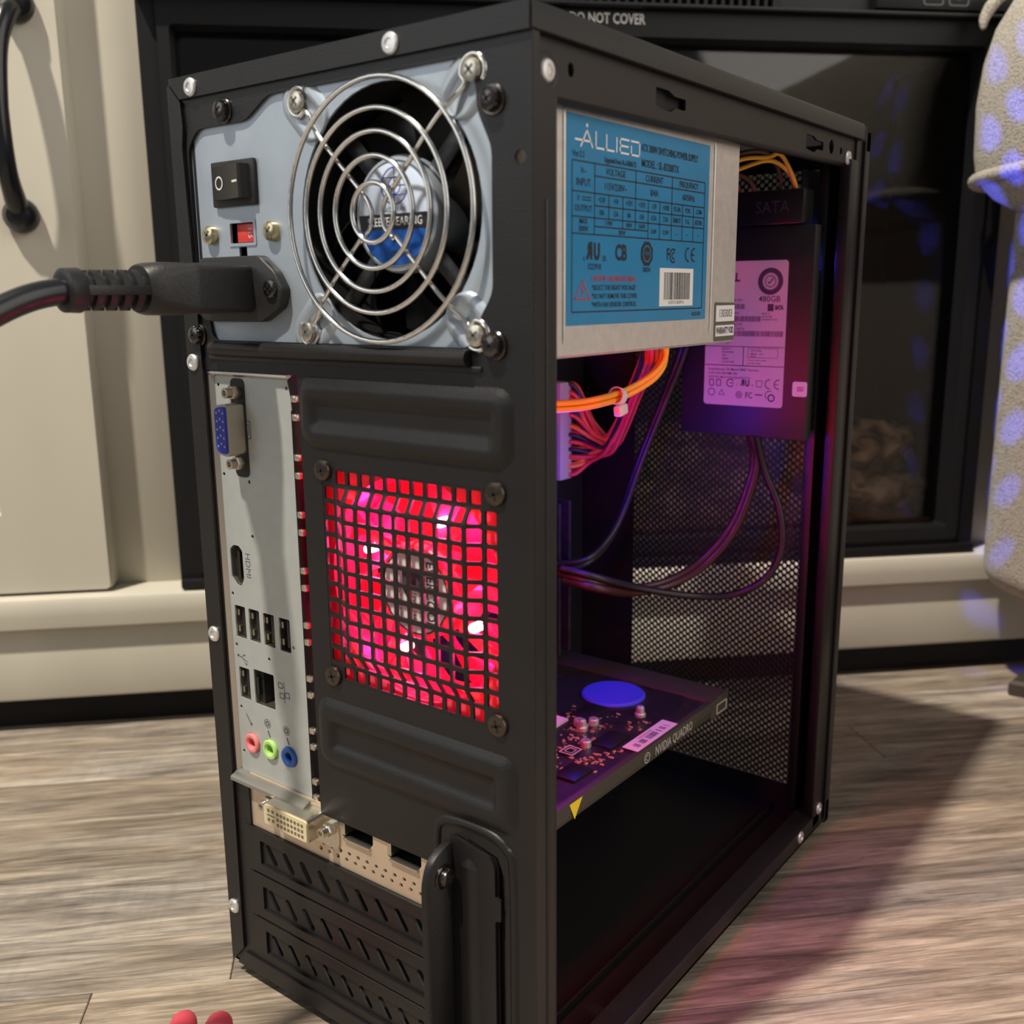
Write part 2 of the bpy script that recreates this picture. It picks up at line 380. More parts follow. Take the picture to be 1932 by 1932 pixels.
def mat_translucent(name, col, rough=.25):
    m = bpy.data.materials.new(name); m.use_nodes = True; nt = m.node_tree; N = nt.nodes; L = nt.links
    b = N['Principled BSDF']; b.inputs['Base Color'].default_value = (*col, 1); b.inputs['Roughness'].default_value = rough
    out = N['Material Output']; t = N.new('ShaderNodeBsdfTranslucent'); t.inputs[0].default_value = (*col, 1)
    mx = N.new('ShaderNodeMixShader'); mx.inputs[0].default_value = .5; L.new(b.outputs[0], mx.inputs[1]); L.new(t.outputs[0], mx.inputs[2]); L.new(mx.outputs[0], out.inputs[0])
    return m
M['fanred'] = mat_translucent('red_glow_plastic', (.95, .14, .24))  # red LED glow tinted into plastic that is really clear
M['ledred'] = mat('glowing_red_led', (1, .3, .4), .4, emit=((1.0, .40, .50), 14))
M['ledblue'] = mat('glowing_blue_led', (.2, .2, 1), .4, emit=((.05, .08, 1.0), 6))
M['cpublue'] = mat_translucent('blue_cooler_blade', (.02, .02, .10))

# ------------------------------------------------------------------ shared small parts
def cross_cut(mb, r, d, w, mi):
    for k in range(2):
        c, s_ = (1, 0) if k == 0 else (0, 1)
        mb.box(ORI, -r if c else -w, r if c else w, -w if c else -r, w if c else r, d-.05, d+.06, mi=mi)
def screw_mesh(name, r, h, m_head, m_cut, washer=0.0, flatness=.5, hexh=False):
    mb = MB(); d0 = 0
    if washer:
        mb.lathe(ORI, 0, 0, [(washer, 0), (washer, .5), (washer*.92, .8)], 24); d0 = .7
    if hexh:
        mb.lathe(ORI, 0, 0, [(r*1.05, d0), (r*1.05, d0+h*.6), (r*.95, d0+h*.75)], 6)
    mb.lathe(ORI, 0, 0, [(r, d0), (r, d0+h*.45), (r*.93, d0+h*.8), (r*.7, d0+h*(1-.1*flatness)), (r*.2, d0+h)], 22)
    cross_cut(mb, r*.55, d0+h*.98, r*.13, 1)
    return shared(mb, name, [m_head, m_cut])
SM = {}
SM['case_screw'] = screw_mesh('case_screw', 3.2, 2.4, M['blackscrew'], M['dark'], washer=4.2, hexh=True)
SM['fan_screw'] = screw_mesh('fan_screw', 3.7, 1.3, M['bronze'], M['dark'])
SM['grille_screw'] = screw_mesh('grille_screw', 3.2, 1.6, M['nickel'], M['inkgrey'])
SM['gold_screw'] = screw_mesh('gold_screw', 3.3, 2.6, M['gold'], M['inkgrey'])
mb = MB(); mb.lathe(ORI, 0, 0, [(3.1, 0), (3.1, .5), (2.7, 1.0), (1.5, 1.15), (1.2, .75), (.4, .8)], 22); SM['rivet'] = shared(mb, 'rivet', M['rivet'])
mb = MB(); mb.lathe(ORI, 0, 0, [(2.6, 0), (2.6, 2.6), (2.3, 3.0)], 6); mb.lathe(ORI, 0, 0, [(1.9, 2.9), (1.9, 5.4), (1.0, 5.5), (.9, 4.4), (.2, 4.4)], 14); SM['jack_nut'] = shared(mb, 'jack_nut', M['nickel'])

# =================================================================== FLOOR
flo = MB(); FL = Frame((K0*UY, -K0*UX, 0), (UX, UY, 0), (UY, -UX, 0))   # along planks, towards the room (z flips: normal is -z)
FLR = Frame((K0*UY, -K0*UX, -FZ), (UX, UY, 0), (-UY, UX, 0))            # normal up, b = -off
flo.box(FLR, -900, 1500, -1500, 200, -9, -3)
floor = flo.obj('floor', mat('brown_underlay', (.10, .08, .06), .8), None, 0, kind='structure'); floor['_o'] = (0, 0, 0)
edges = [-120, -63, -8, 44, 90, 139, 198, 248, 286, 334, 383, 432, 481, 530, 579, 640, 700, 760, 820, 880, 940, 1000, 1060]
seams = {198: None}
rs = random.Random(3)
ang = math.atan2(UY, UX)
for i in range(len(edges)-1):
    o0, o1 = edges[i], edges[i+1]
    cuts = []
    x = -880+rs.random()*300
    while x < 1480: cuts.append(x); x += 330+rs.random()*260
    fixed = {248: -2.0, 286: -57.5, 90: 372.0, 334: 470}.get(o0)
    if fixed is not None:
        cuts = [c for c in cuts if abs(c-fixed) > 240]+[fixed]; cuts.sort()
    if o0 in (44, 139, 198): cuts = [c for c in cuts if not (-230 < c < 480)]
    cuts = [-890]+[c for c in cuts if -880 < c < 1480]+[1490]
    for c0, c1 in zip(cuts[:-1], cuts[1:]):
        mb = MB(); cx, cy = (c0+c1)/2, (o0+o1)/2; hx, hy = (c1-c0)/2-.2, (o1-o0)/2-.16
        mb.box(ORI, -hx, hx, -hy, hy, -4, 0, bev=.35, seg=1)
        o = bpy.data.objects.new('plank', shared(mb, 'plank', M['floor'], 0)); COL.objects.link(o)
        o.parent = floor; o.location = W(FL(cx, cy, FZ)); o.rotation_euler = (0, 0, ang)

# =================================================================== CONSOLE
con = thing('media_console', 'cream painted console cabinet on a black plinth behind the computer', 'cabinet', CON(150, -6, -150))
mb = MB(); mb.box(CON, -700, 1300, -6, 17.5, -330, 0); mb.obj('toe_board', M['toe'], con, 0)
mb = MB(); mb.box(CON, -700, 1302, 17, 66, -15, 15, bev=2.2); mb.obj('base_board', M['cream'], con)
mb = MB(); mb.loft([[CON(s, z, d) for (z, d) in ((66, 8), (66, 17), (68, 21), (76, 22), (84, 22), (87, 20.5), (88.3, 16), (88.3, -20), (66, -20))] for s in (-700, 1302)]); mb.obj('base_ledge', M['cream'], con)
for a, b in ((-86.5, -60.2), (499.5, 560)):
    mb = MB(); mb.box(CON, a-60 if a < 0 else a, b, 88, 640, -24, -6, bev=1.2); mb.obj('stile', M['cream'], con)
mb = MB(); mb.box(CON, -760, 1302, 17, 640, -340, -325); mb.obj('back_panel', M['cream'], con, 0)
mb = MB(); mb.box(CON, -60, 500, 470, 640, -330, -6, bev=2); mb.obj('top_rail', M['cream'], con)
mb = MB(); mb.box(CON, 560, 1300, 88, 640, -330, -6, bev=2); mb.obj('cabinet_body', M['cream'], con)
mb = MB(); mb.box(CON, -700, -146, 88, 640, -330, -6, bev=2); mb.obj('cabinet_body', M['cream'], con)
# left door: frame with a sunk panel and the black pull
door = None
mb = MB(); mb.plate(CON, rrect(-470, -104, 90.5, 640, 3), [rrect(-405, -165.5, 141, 590, 1)], -6, 14)
door = mb.obj('door', M['cream'], con)
mb = MB(); mb.box(CON, -407, -163, 139, 592, -6, 2)
mb.loft([[CON(a, b, 2) for a, b in rrect(-398, -172, 148, 583, 2)], [CON(a, b, 7) for a, b in rrect(-388, -182, 158, 573, 2)]]); mb.obj('door_panel', M['cream'], door)
mb = MB(); mb.loft([[CON(a, b, d) for a, b in rrect(-105.5-2, -103.2, 91, 639, 1)] for d in (-6, 12)], mi=0); mb.obj('door_edge', M['cream'], door)
# arched pull: flared foot at the bottom, bow, flared foot at the top
hp = catmull([CON(-133.5, 325, 18), CON(-133, 333, 27), CON(-132.5, 348, 36), CON(-131.5, 380, 40), CON(-130, 412, 37), CON(-127, 430, 29), CON(-125, 437, 20)], 6)
mb = MB(); n = len(hp); mb.tube(hp, [4.6+2.0*abs(i/(n-1)-.5)*2 for i in range(n)], 14)
mb.lathe(CON, -133.5, 323, [(10, 14), (10.4, 17), (9.4, 21), (6, 25), (2, 26)], 22)
mb.lathe(CON, -124.5, 439, [(10, 14), (10.4, 17), (9.4, 21), (6, 25), (2, 26)], 22)
mb.obj('handle', M['iron'], door, label='black iron arched pull')

# =================================================================== FIREPLACE
fp = thing('electric_fireplace', 'black electric fireplace insert with glass front, log set and vent grille', 'fireplace', CON(220, 89, -60))
F0 = -59.5; F1 = 499
mb = MB(); mb.plate(CON, [(F0, 89), (F1, 89), (F1, 470), (F0, 470)], [rrect(-41, 477, 107.5, 431, 3)], -4, 14)
mb.plate(CON, rrect(-48, 485, 99, 446, 3), [rrect(-41, 477, 107.5, 431, 3)], 13.8, 17)
mb.obj('frame', M['firebox'], fp)
mb = MB(); mb.box(CON, -59, 498.5, 89, 95, 12, 19, bev=1); mb.obj('bottom_trim', M['firebox'], fp)
mb = MB(); mb.box(CON, -45, 481, 104, 434, -1, 1); mb.obj('glass_pane', M['glass'], fp, 0)
mb = MB()
mb.box(CON, -55, 495, 95, 97, -130, -6); mb.box(CON, -55, 495, 440, 442, -130, -6); mb.box(CON, -57, -55, 95, 442, -130, -6); mb.box(CON, 495, 497, 95, 442, -130, -6); mb.box(CON, -57, 497, 95, 442, -132, -130)
mb.obj('firebox', M['fireinside'], fp, 0)
# vent grille above the frame
mb = MB(); mb.box(CON, F0, F1, 446.5, 449, 8, 24, bev=.8); mb.obj('grille_ledge', M['firebox'], fp)
mb = MB(); mb.box(CON, F0, F1, 449, 470, 6, 9); mb.obj('grille_backing', M['dark'], fp, 0)
mb = MB(); mb.loft([[CON(a, b, d) for a, b in ((-.9, 449.3), (.9, 449.3), (.9, 462), (-.9, 462))] for d in (9, 20)])
slat = None
for k in range(72):
    s_ = -30+k*5.6
    if s_ > 330: break
    m2 = MB(); m2.box(ORI, -1.0, 1.0, -.2, 15, -11, 0, bev=.4, seg=1) if slat is None else None
    if slat is None: slat = shared(m2, 'vent_slat', M['firebox'])
    place('vent_slat', slat, fp, CON(s_, 449.2, 20), CON)
mb = MB(); mb.box(CON, 396, F1, 451, 470, 9, 21, bev=1); cp_ = mb.obj('control_panel', M['firebox'], fp)
for s_ in (434.5, 452):
    mb = MB(); mb.plate(CON, rrect(s_-7, s_+7, 453.5, 467, 2), [rrect(s_-6.2, s_+6.2, 454.3, 466.2, 1.6)], 21.0, 21.3); mb.ring(CON, s_, 460.5, 2.6, 3.3, 21.15); mb.obj('touch_button', M['inkgrey'], cp_)
mb = MB(); mb.text(CON, 'DO NOT COVER', 8.6, 221.3, 440.7, 17.25, sx=.74, bold=.022); mb.obj('lettering', M['white'], fp, 0, label='white DO NOT COVER lettering')
# logs
def log(path, r, seed, name='log', m='log'):
    rg = random.Random(seed); P_ = catmull([CON(*p) for p in path], 7); n = len(P_); mb = MB(); loops = []
    N = 18
    for i in range(n):
        t = (P_[min(i+1, n-1)]-P_[max(i-1, 0)]).normalized(); nn = t.cross(Vector((0, 0, 1))).normalized(); bb = nn.cross(t)
        e = min(i, n-1-i); k = min(1, .35+.33*e)
        loops.append([P_[i]+(nn*math.cos(2*math.pi*j/N)+bb*math.sin(2*math.pi*j/N))*r*k*(1+.16*math.sin(j*1.9+i*.7+seed)+.12*rg.uniform(-1, 1)) for j in range(N)])
    mb.loft(loops); return mb.obj(name, M[m], fp, 50)
log([(170, 120, -52), (240, 124, -50), (320, 122, -48), (400, 124, -50), (470, 122, -48), (492, 121, -50)], 14, 1)
log([(200, 140, -80), (280, 144, -78), (360, 143, -76), (440, 141, -74), (490, 138, -76)], 16, 2)
log([(230, 160, -64), (300, 163, -66), (370, 160, -62), (440, 161, -60), (490, 156, -62)], 15, 3)
log([(300, 128, -30), (345, 140, -36), (390, 150, -44), (420, 168, -52)], 10, 5)
log([(140, 128, -40), (190, 150, -52), (230, 168, -60)], 10, 6)
log([(30, 122, -60), (90, 124, -58), (150, 120, -60)], 14, 7)
mb = MB()
rg = random.Random(11); gx, gy = 60, 8
for i in range(gx+1):
    for j in range(gy+1):
        s_ = -45+i*530/gx; d = -120+j*108/gy
        mb.v.append(CON(s_, 104+3.5*rg.random()+3*math.sin(i*.9)*math.sin(j*1.3), d))
for i in range(gx):
    for j in range(gy):
        a = i*(gy+1)+j; mb.f.append((a, a+gy+1, a+gy+2, a+1)); mb.m.append(0)
mb.obj('ember_bed', M['ember'], fp, 60)

# =================================================================== CHAIR
ch = thing('armchair', 'oatmeal fabric armchair with piped cushion at the right, dotted with blue light', 'armchair', CON(700, -6, 180))
def puff(a0, a1, b0, b1, d0, d1, e=4.0, n=28, F=CON, bot=1.0):
    """a rounded upholstered block"""
    ca, cb, cd = (a0+a1)/2, (b0+b1)/2, (d0+d1)/2; ra, rb, rd = (a1-a0)/2, (b1-b0)/2, (d1-d0)/2; mb = MB(); loops = []
    def sg(v, p): return math.copysign(abs(v)**p, v)
    for i in range(n+1):
        th = -math.pi/2+math.pi*i/n; c = sg(math.cos(th), 2/e); z = sg(math.sin(th), 2/e)
        loops.append([F(ca+ra*c*sg(math.cos(ph), 2/e), cb+rb*z, cd-rd*c*sg(math.sin(ph), 2/e)) for ph in [2*math.pi*k/56 for k in range(56)]])
    mb.loft(loops); return mb
MB().box(CON, 491, 800, 66, 352, 27, 420, bev=22, seg=6).obj('side_panel', M['fabric'], ch, 60)
cu = MB(); LP = []
for z, ins, dd in ((322, 46, 26), (322.5, 34, 20), (326, 22, 12), (332, 12, 7), (340, 5, 3), (348, 1.5, 1), (360, 0, 0), (390, -1, -.5), (415, 1, 1), (435, 6, 3), (452, 14, 8), (466, 26, 16), (476, 42, 28), (480, 70, 50)):
    LP.append([CON(a, z+ (0 if z < 400 else 4*math.sin((a-458)*.01)), d) for a, d in [(p, -q) for p, q in rrect(458+ins, 830, -440, -(28+dd), 20, 6)]])
cu.loft(LP); cu.obj('arm_cushion', M['fabric'], ch, 60)
mb = MB(); mb.tube(catmull([CON(492, 342, 28), CON(474, 342, 30), CON(464, 343.5, 36), CON(460, 345, 50), CON(459.5, 346, 80), CON(459.5, 346, 130), CON(459.5, 346, 250), CON(459.5, 346, 420)], 6), 4.2, 12); mb.obj('piping', M['fabric'], ch)
mb = MB(); mb.tube(catmull([CON(480, 462, 36), CON(474, 458, 34), CON(468, 452, 33), CON(464, 444, 32), CON(463, 437, 33)], 5), [4.0]*12+[3.8, 3.6, 3.4, 3.2, 3.0, 2.6, 2.2, 1.6, .8][:9], 10); mb.obj('seam_welt', M['fabric'], ch)
for (s_, d) in ((548, 66), (548, 380), (770, 66), (770, 380)):
    mb = MB(); mb.loft([[CON(s_+k*x_, z, d+k*y_) for x_, y_ in ((-42, -4), (-8, -30), (30, 0), (-8, 30))] for z, k in ((-6, .97), (-4, 1.0), (3, 1.0), (5, .9))]); mb.lathe(Frame((0, 0, 0), X, Y), CON(s_+18, 0, d).x, CON(s_+18, 0, d).y, [(9, 4), (13, 68)], 16); mb.obj('foot', M['darkwood'], ch)

# =================================================================== COMPUTER CASE
WD, HT = 158.3, 349.3
case = thing('computer_case', 'open black steel mini tower case seen from behind, side panel removed', 'computer case', (79, 130, -6))
R0 = rear(0)
# --- rear panel with its openings
psu_open = rround([(9, 259.5), (17, 259.5), (19.5, 259.5), (134, 259.5), (138.5, 262), (139, 267.5), (144.2, 275), (144.4, 314.5), (139.5, 324), (139, 333), (135, 338.6), (52, 338.6), (40, 331.8), (14, 331.8), (9, 326)], 3.0)
psu_open = rround([(8.2, 272.5), (13.2, 268), (15, 259.5), (134, 259.5), (138.5, 262), (139, 267.5), (144.2, 275), (144.4, 314.5), (139.5, 324), (139, 333), (135, 338.6), (52, 338.6), (40, 331.8), (14, 331.8), (8.2, 326)], 3.0)
io_open = rrect(9.2, 59.6, 86.5, 248.5, .8, 2)
mesh_open = [(69.3, 142.8), (145.2, 142.8), (145.2, 218.2), (69.3, 218.2)]
slot_open = [(17, 8), (113, 8), (113, 86.6), (17, 86.6)]
gap_open = rround([(143.6, -0.0+9), (146.2, 9), (146.2, 92), (143.4, 98.5), (131, 101.2), (131, 100.6), (142.6, 97.6), (143.6, 94)], .3, 1)
mb = MB(); mb.plate(R0, [(0, 0), (WD-.05, 0), (WD-.05, 346), (0, 346)], [psu_open, io_open, mesh_open, slot_open, circ(154.2, 310.8, 1.9, 14), gap_open], -1.0, 0)
rp = mb.obj('rear_panel', M['black'], case)
# --- fan grille of square holes, domed outwards in the middle
NG = 13; PT = 75.9/NG
def dome(a, b):
    u = min(a-69.3, 145.2-a)/PT; v = min(b-142.8, 218.2-b)/PT; t = min(u, v)
    t = min(max((t-1.0)/1.0, 0), 1); return -.1+2.6*t*t*(3-2*t)
mb = MB()
for i in range(NG):
    for j in range(NG):
        a0 = 69.3+i*PT; b0 = 142.8+j*(75.4/NG); a1 = a0+PT; b1 = b0+75.4/NG
        if (i, j) in ((0, 0), (0, NG-1), (NG-1, 0), (NG-1, NG-1)):
            mb.tile(R0, [(a0, b0), (a1, b0), (a1, b1), (a0, b1)], [((a0+a1)/2-.4, (b0+b1)/2-.4), ((a0+a1)/2+.4, (b0+b1)/2-.4), ((a0+a1)/2+.4, (b0+b1)/2+.4), ((a0+a1)/2-.4, (b0+b1)/2+.4)], dome, .9); continue
        w = .72; c = .55; am, bm_ = (a0+a1)/2, (b0+b1)/2
        o8 = [(a0, b0), (am, b0), (a1, b0), (a1, bm_), (a1, b1), (am, b1), (a0, b1), (a0, bm_)]
        x0, x1, y0, y1 = a0+w, a1-w, b0+w, b1-w
        out = []; inn = []
        for (ox_, oy_, ix, iy, sx_, sy_) in ((a0, b0, x0, y0, 1, 1), (a1, b0, x1, y0, -1, 1), (a1, b1, x1, y1, -1, -1), (a0, b1, x0, y1, 1, -1)):
            pa = (ix, iy+sy_*c); pb = (ix+sx_*.25*c, iy+sy_*.25*c); pc = (ix+sx_*c, iy)
            ring = [pa, pb, pc] if sx_*sy_ > 0 else [pc, pb, pa]
            oring = [(ox_, oy_+sy_*(w+c)), (ox_, oy_), (ox_+sx_*(w+c), oy_)] if sx_*sy_ > 0 else [(ox_+sx_*(w+c), oy_), (ox_, oy_), (ox_, oy_+sy_*(w+c))]
            inn += ring; out += oring
        mb.tile(R0, out, inn, dome, .9)
mb.obj('fan_grille', M['black'], rp, 40, label='domed grille of square holes lit red')
# --- pressed ridges
def emboss(a0, a1, b0, b1, w, h, name='pressed_ridge', r=5):
    mb = MB(); L_ = []
    for k, (ins, d) in enumerate(((-2.0, 0), (-.6, h*.45), (.8, h*.9), (2.0, h), (w-2.2, h), (w-1.0, h*.9), (w+.4, h*.45), (w+1.6, .12), (w+3.0, .05))):
        L_.append([R0(a, b, d) for a, b in rrect(a0+ins, a1-ins, b0+ins, b1-ins, max(r-ins*.55, .8), 5)])
    mb.loft(L_, False, True); return mb.obj(name, M['black'], rp, 60)
emboss(62, 149.5, 226.5, 246.5, 5.2, 1.9)
emboss(63, 150, 110, 132.5, 6.2, 1.9)
# --- rolled lip below the power supply
mb = MB(); mb.tube([R0(15.5, 256.6, 1.0), R0(60, 256.6, 1.2), R0(136, 256.6, 1.2)], 2.6, 14); mb.box(R0, 12, 140, 252.4, 254.2, 0, .7, bev=.3); mb.obj('rolled_lip', M['black'], rp, 50)
# --- edge strips of the rear
mb = MB(); mb.prism(R0, [(1.2, HT), (WD, HT), (WD, 342), (6.8, 342), (1.2, 347.8)], 0.05, 1.3); mb.obj('top_strip', M['black'], case)
mb = MB(); mb.prism(R0, [(0, 346.5), (.9, 347.4), (7.0, 341), (7.6, 333), (6.4, 326), (8.8, 248), (8.8, 86), (8.0, 9), (1, 1), (0, 1)], 0.05, 1.3); mb.obj('left_strip', M['black'], case)
mb = MB(); mb.prism(R0, [(3, 0), (WD, 0), (WD, 7), (8.5, 7)], 0.05, 1.0); mb.obj('bottom_strip', M['black'], case)
mb = MB(); mb.tube(catmull([R0(a, b, -1.0) for a, b in ((117.5, 88), (117.5, 97), (119, 103.5), (126, 105.8), (139, 105.8), (146.5, 102.6), (149.4, 94), (149.6, 40), (149.6, 8))], 6), 2.0, 14); mb.obj('arched_ridge', M['black'], rp, 60)
# --- rivets and screws of the rear
for a, b in ((13.9, 345.2), (109.0, 345.4), (3.7, 251.2), (4.2, 146.0), (3.9, 27.0)): place('rivet', SM['rivet'], case, R0(a, b, 1.3), R0)
for a, b in ((29.6, 336.0), (145.2, 326.2), (6.9, 261.2), (145.0, 260.4)): place('case_screw', SM['case_screw'], case, R0(a, b, 0 if b > 300 else .2), R0, spin=.5)
for a, b in ((70.2, 217.2), (144.6, 217.4), (70.6, 143.6), (144.4, 144.4)): place('fan_screw', SM['fan_screw'], case, R0(a, b, .1), R0, spin=.3)
# --- expansion slot covers
for k in range(3):
    zc = 57.1-20.32*k; F_ = rear(.6)
    mb = MB(); holes = []
    for i in range(9):
        xc = 27.6+10.1*i
        P0 = Vector((xc-1.9, zc+2.6)); P1 = Vector((xc+1.9, zc-2.6)); t = (P1-P0).normalized(); nn = Vector((-t.y, t.x)); r = 1.5; pl = []
        for q in range(7): a_ = -math.pi/2+math.pi*q/6; v_ = P1+(t*math.cos(a_)+nn*math.sin(a_))*r; pl.append((v_.x, v_.y))
        for q in range(7): a_ = math.pi/2+math.pi*q/6; v_ = P0+(t*math.cos(a_)+nn*math.sin(a_))*r; pl.append((v_.x, v_.y))
        if xc < 112: holes.append(pl)
    mb.plate(F_, [(15.2, zc-9.2), (118, zc-9.2), (118, zc+9.2), (15.2, zc+9.2)], [h for h in holes if max(p[0] for p in h) < 117], -1.2, -.4)
    cov = mb.obj('slot_cover', M['black'], case)
    mb = MB(); a0, a1, b0, b1 = 22.0, 117, zc-5.4, zc+5.4
    mb.plate(F_, [(15.2, zc-9.2), (118, zc-9.2), (118, zc+9.2), (15.2, zc+9.2)], [rrect(a0, a1, b0, b1, .8, 2)], -.4, .7)
    mb.obj('cover_rim', M['black'], cov)
mb = MB(); F_ = rear(.6)
for zb in (66.9, 46.6, 26.3): mb.box(F_, 14, 118, zb-.55, zb+.55, -.8, 1.0, bev=.3)
mb.obj('slot_divider', M['black'], rp)
# --- retaining bracket of the slots: base plate with rib, fin, screw
mb = MB(); mb.plate(R0, rround([(124, 2), (143, 2), (143, 76.6), (145.4, 76.6), (145.4, 84.6), (143, 84.6), (143, 95.5), (141, 98.3), (126, 101), (124, 100)], 1.2, 2), [], .3, 1.3)
br = mb.obj('slot_bracket', M['black'], case)
mb = MB(); mb.loft([[R0(a, b, d) for a, d in ((128.5, 1.2), (130, 2.2), (134.5, 2.2), (136.2, 1.2))] for b in (2, 92)]); mb.loft([[R0(a, b, d) for a, d in ((128.5, 1.2), (130, 2.2), (134.5, 2.2), (136.2, 1.2))] for b in (92, 95)][0:1]+[[R0(131+i*.8, 95, 1.2) for i in range(4)]]); mb.obj('bracket_rib', M['black'], br, 60)
mb = MB(); mb.box(flat(0), 126, 151, 2.0, 2.8, 4, 106); mb.obj('slot_gap_shade', M['dark'], rp, 0)  # dark sheet added to stand in for shade behind the slot gap
mb = MB(); mb.prism(Frame((122.6, 0, 0), Y, Z), rround([(0, 2), (0, 99), (-6, 98), (-11.5, 95), (-14, 88), (-14, 2)], 3.0, 4), 0, 2.6, bev=.6); mb.obj('bracket_fin', M['black'], br, 50)
place('bracket_screw', SM['case_screw'], br, (125.2, -6.0, 88.3), side(0), spin=.4)
# --- open side: rear post, top rail, front post, bottom rail
SD = side(WD)
mb = MB(); mb.plate(SD, [(.4, 0), (11.3, 0), (11.3, 328), (6.0, 330), (3.4, 333), (3.4, 342), (.4, 342)], [], -1.2, 0)
post = mb.obj('rear_post', M['black'], case)
mb = MB(); mb.tube([SD(6.6, 12, -.55), SD(6.6, 300, -.55)], 1.1, 8); mb.box(SD, 10.6, 11.4, 2, 327, -1.3, .1, bev=.2); mb.obj('post_hem', M['black'], post, 60)
keyhole = lambda y0, y1: rround([(y0, 338.2), (y0+(y1-y0)*.42, 338.2), (y0+(y1-y0)*.62, 336.9), (y1, 336.9), (y1, 333.4), (y0+(y1-y0)*.66, 333.4), (y0+(y1-y0)*.5, 331.9), (y0+(y1-y0)*.36, 331.9), (y0, 332.6)], .5, 2)
RS = side(WD-2.0)
mb = MB(); mb.plate(RS, [(4.0, 327.6), (256, 331.4), (256, 344), (4.0, 344)], [keyhole(68.8, 88.6), keyhole(193.4, 212.6), circ(21, 335.6, 1.5, 12, rb=2.0), circ(222.2, 336.0, 2.6, 16, rb=3.0), circ(234, 335.5, 1.6, 12)], -1.0, 0)
rail = mb.obj('top_rail', M['black'], case)
mb = MB(); mb.loft([[RS(a, b, d) for b, d in ((0, 0), (-1.4, -.8), (-1.8, -2.2), (-1.0, -3.0), (.4, -1.2))] for a, b_ in ()] or [[RS(4, 327.6+b, d) for b, d in ((0, 0), (-1.2, -.8), (-1.6, -2.4), (-.6, -2.6), (.6, -1.2))], [RS(256, 331.4+b, d) for b, d in ((0, 0), (-1.2, -.8), (-1.6, -2.4), (-.6, -2.6), (.6, -1.2))]]); mb.obj('rail_hem', M['black'], rail, 60)
mb = MB(); mb.lathe(RS, 9.2, 333.4, [(5.0, -.4), (5.0, .1), (4.2, -.35), (3.8, -.4)], 22); mb.obj('rivet_dimple', M['black'], rail)
mb = MB(); mb.box(flat(0), 153.0, 153.8, 60, 100, 329.5, 343); mb.obj('keyhole_shade', M['dark'], rail, 0)  # dark strip added so the keyhole looks black with shade
place('rivet', SM['rivet'], case, RS(9.2, 333.6, 0), RS); place('rivet', SM['rivet'], case, RS(242.5, 333.4, 0), RS)
# top cover with its turned-down edge
mb = MB(); mb.box(flat(0), 0, WD, 0, 256, HT-1, HT); mb.obj('top_cover', M['black'], case, 0)
mb = MB(); mb.loft([[(WD+.3, y, 342.2+ (0)) , (WD+.6, y, 342.4), (WD+.6, y, HT-1.2), (WD+.1, y, HT-.1), (WD-1.4, y, HT), (WD-1.4, y, 342.2)] for y in (-.6, 256)]); mb.obj('top_edge', M['black'], case, 25)
# left (closed) side panel and floor pan
mb = MB(); mb.box(flat(0), 0, 1, 0, 260, 0, HT-1); mb.obj('closed_side_panel', M['blackin'], case, 0)
mb = MB(); mb.box(flat(0), 0, WD, 0, 260, 0, 1); pan = mb.obj('floor_pan', M['blackin'], case, 0)
mb = MB(); mb.box(SD, 2, 256, -.5, 8.5, -1.2, 0, bev=.4); mb.loft([[(WD-1.2, y, 8.5), (WD-.2, y, 8.4), (WD-9, y, 10.5), (WD-9.6, y, 9.6), (WD-9.0, y, 9.0), (WD-1.2, y, 7.4)] for y in (2, 252)]); mb.obj('bottom_rail', M['black'], case, 40)
mb = MB(); mb.box(flat(0), WD-26, WD-24.6, 10, 250, 1, 6, bev=.4); mb.obj('pan_rib', M['black'], pan)
for y, z in ((250, 11), (226, 5.5)): place('rivet', SM['rivet'], case, (WD-.1, y, z), SD)
# front post: inner flange, outer post and the bezel edge
mb = MB(); mb.box(flat(0), 143.2, 147.8, 244, 259, 8, 342, bev=.5); mb.obj('inner_front_post', M['black'], case)
mb = MB(); mb.box(flat(0), 153.0, WD, 242.5, 252.2, 2, 333, bev=.8); mb.box(flat(0), 153.0, WD-1.0, 251.5, 259, 2, 342, bev=.4); mb.obj('outer_front_post', M['black'], case)
mb = MB(); mb.box(flat(0), WD-14, WD, 260.9, 267, -3, 347.5, bev=1.0); mb.box(flat(0), -1, 13, 260.9, 267, -3, 347.5, bev=1.0); mb.box(flat(0), -1, WD, 260.9, 267, 337, 347.5, bev=1.0); mb.box(flat(0), -1, WD, 260.9, 267, -3, 11, bev=1.0)
mb.obj('front_frame', M['bezel'], case)
# perforated front sheet: staggered round holes between two blank margins
mb = MB(); DX, DZ, HR = 2.1, 3.6, 1.06
FM = Frame((0, 260, 0), X, Z); hflat = lambda a, b: 0.0
ncol = int((WD-5.5-38)/DX); x_ = 38.0
z0, z1 = 13.0, 333.0
HX = [(1.821, 0), (1.05, .9), (.279, 1.8), (-.279, 1.8), (-1.05, .9), (-1.821, 0), (-1.05, -.9), (-.279, -1.8), (.279, -1.8), (1.05, -.9)]
HA = [math.atan2(b, a) for a, b in HX]
for i in range(ncol):
    am = x_+(i+.5)*DX; sh = 0 if i % 2 == 0 else DZ/2
    for j in range(int((z1-z0)/DZ)):
        bm_ = z0+sh+(j+.5)*DZ
        mb.tile(FM, [(am+a, bm_+b) for a, b in HX], [(am+HR*math.cos(t), bm_+HR*1.06*math.sin(t)) for t in HA], hflat, .8)
x9 = x_+ncol*DX
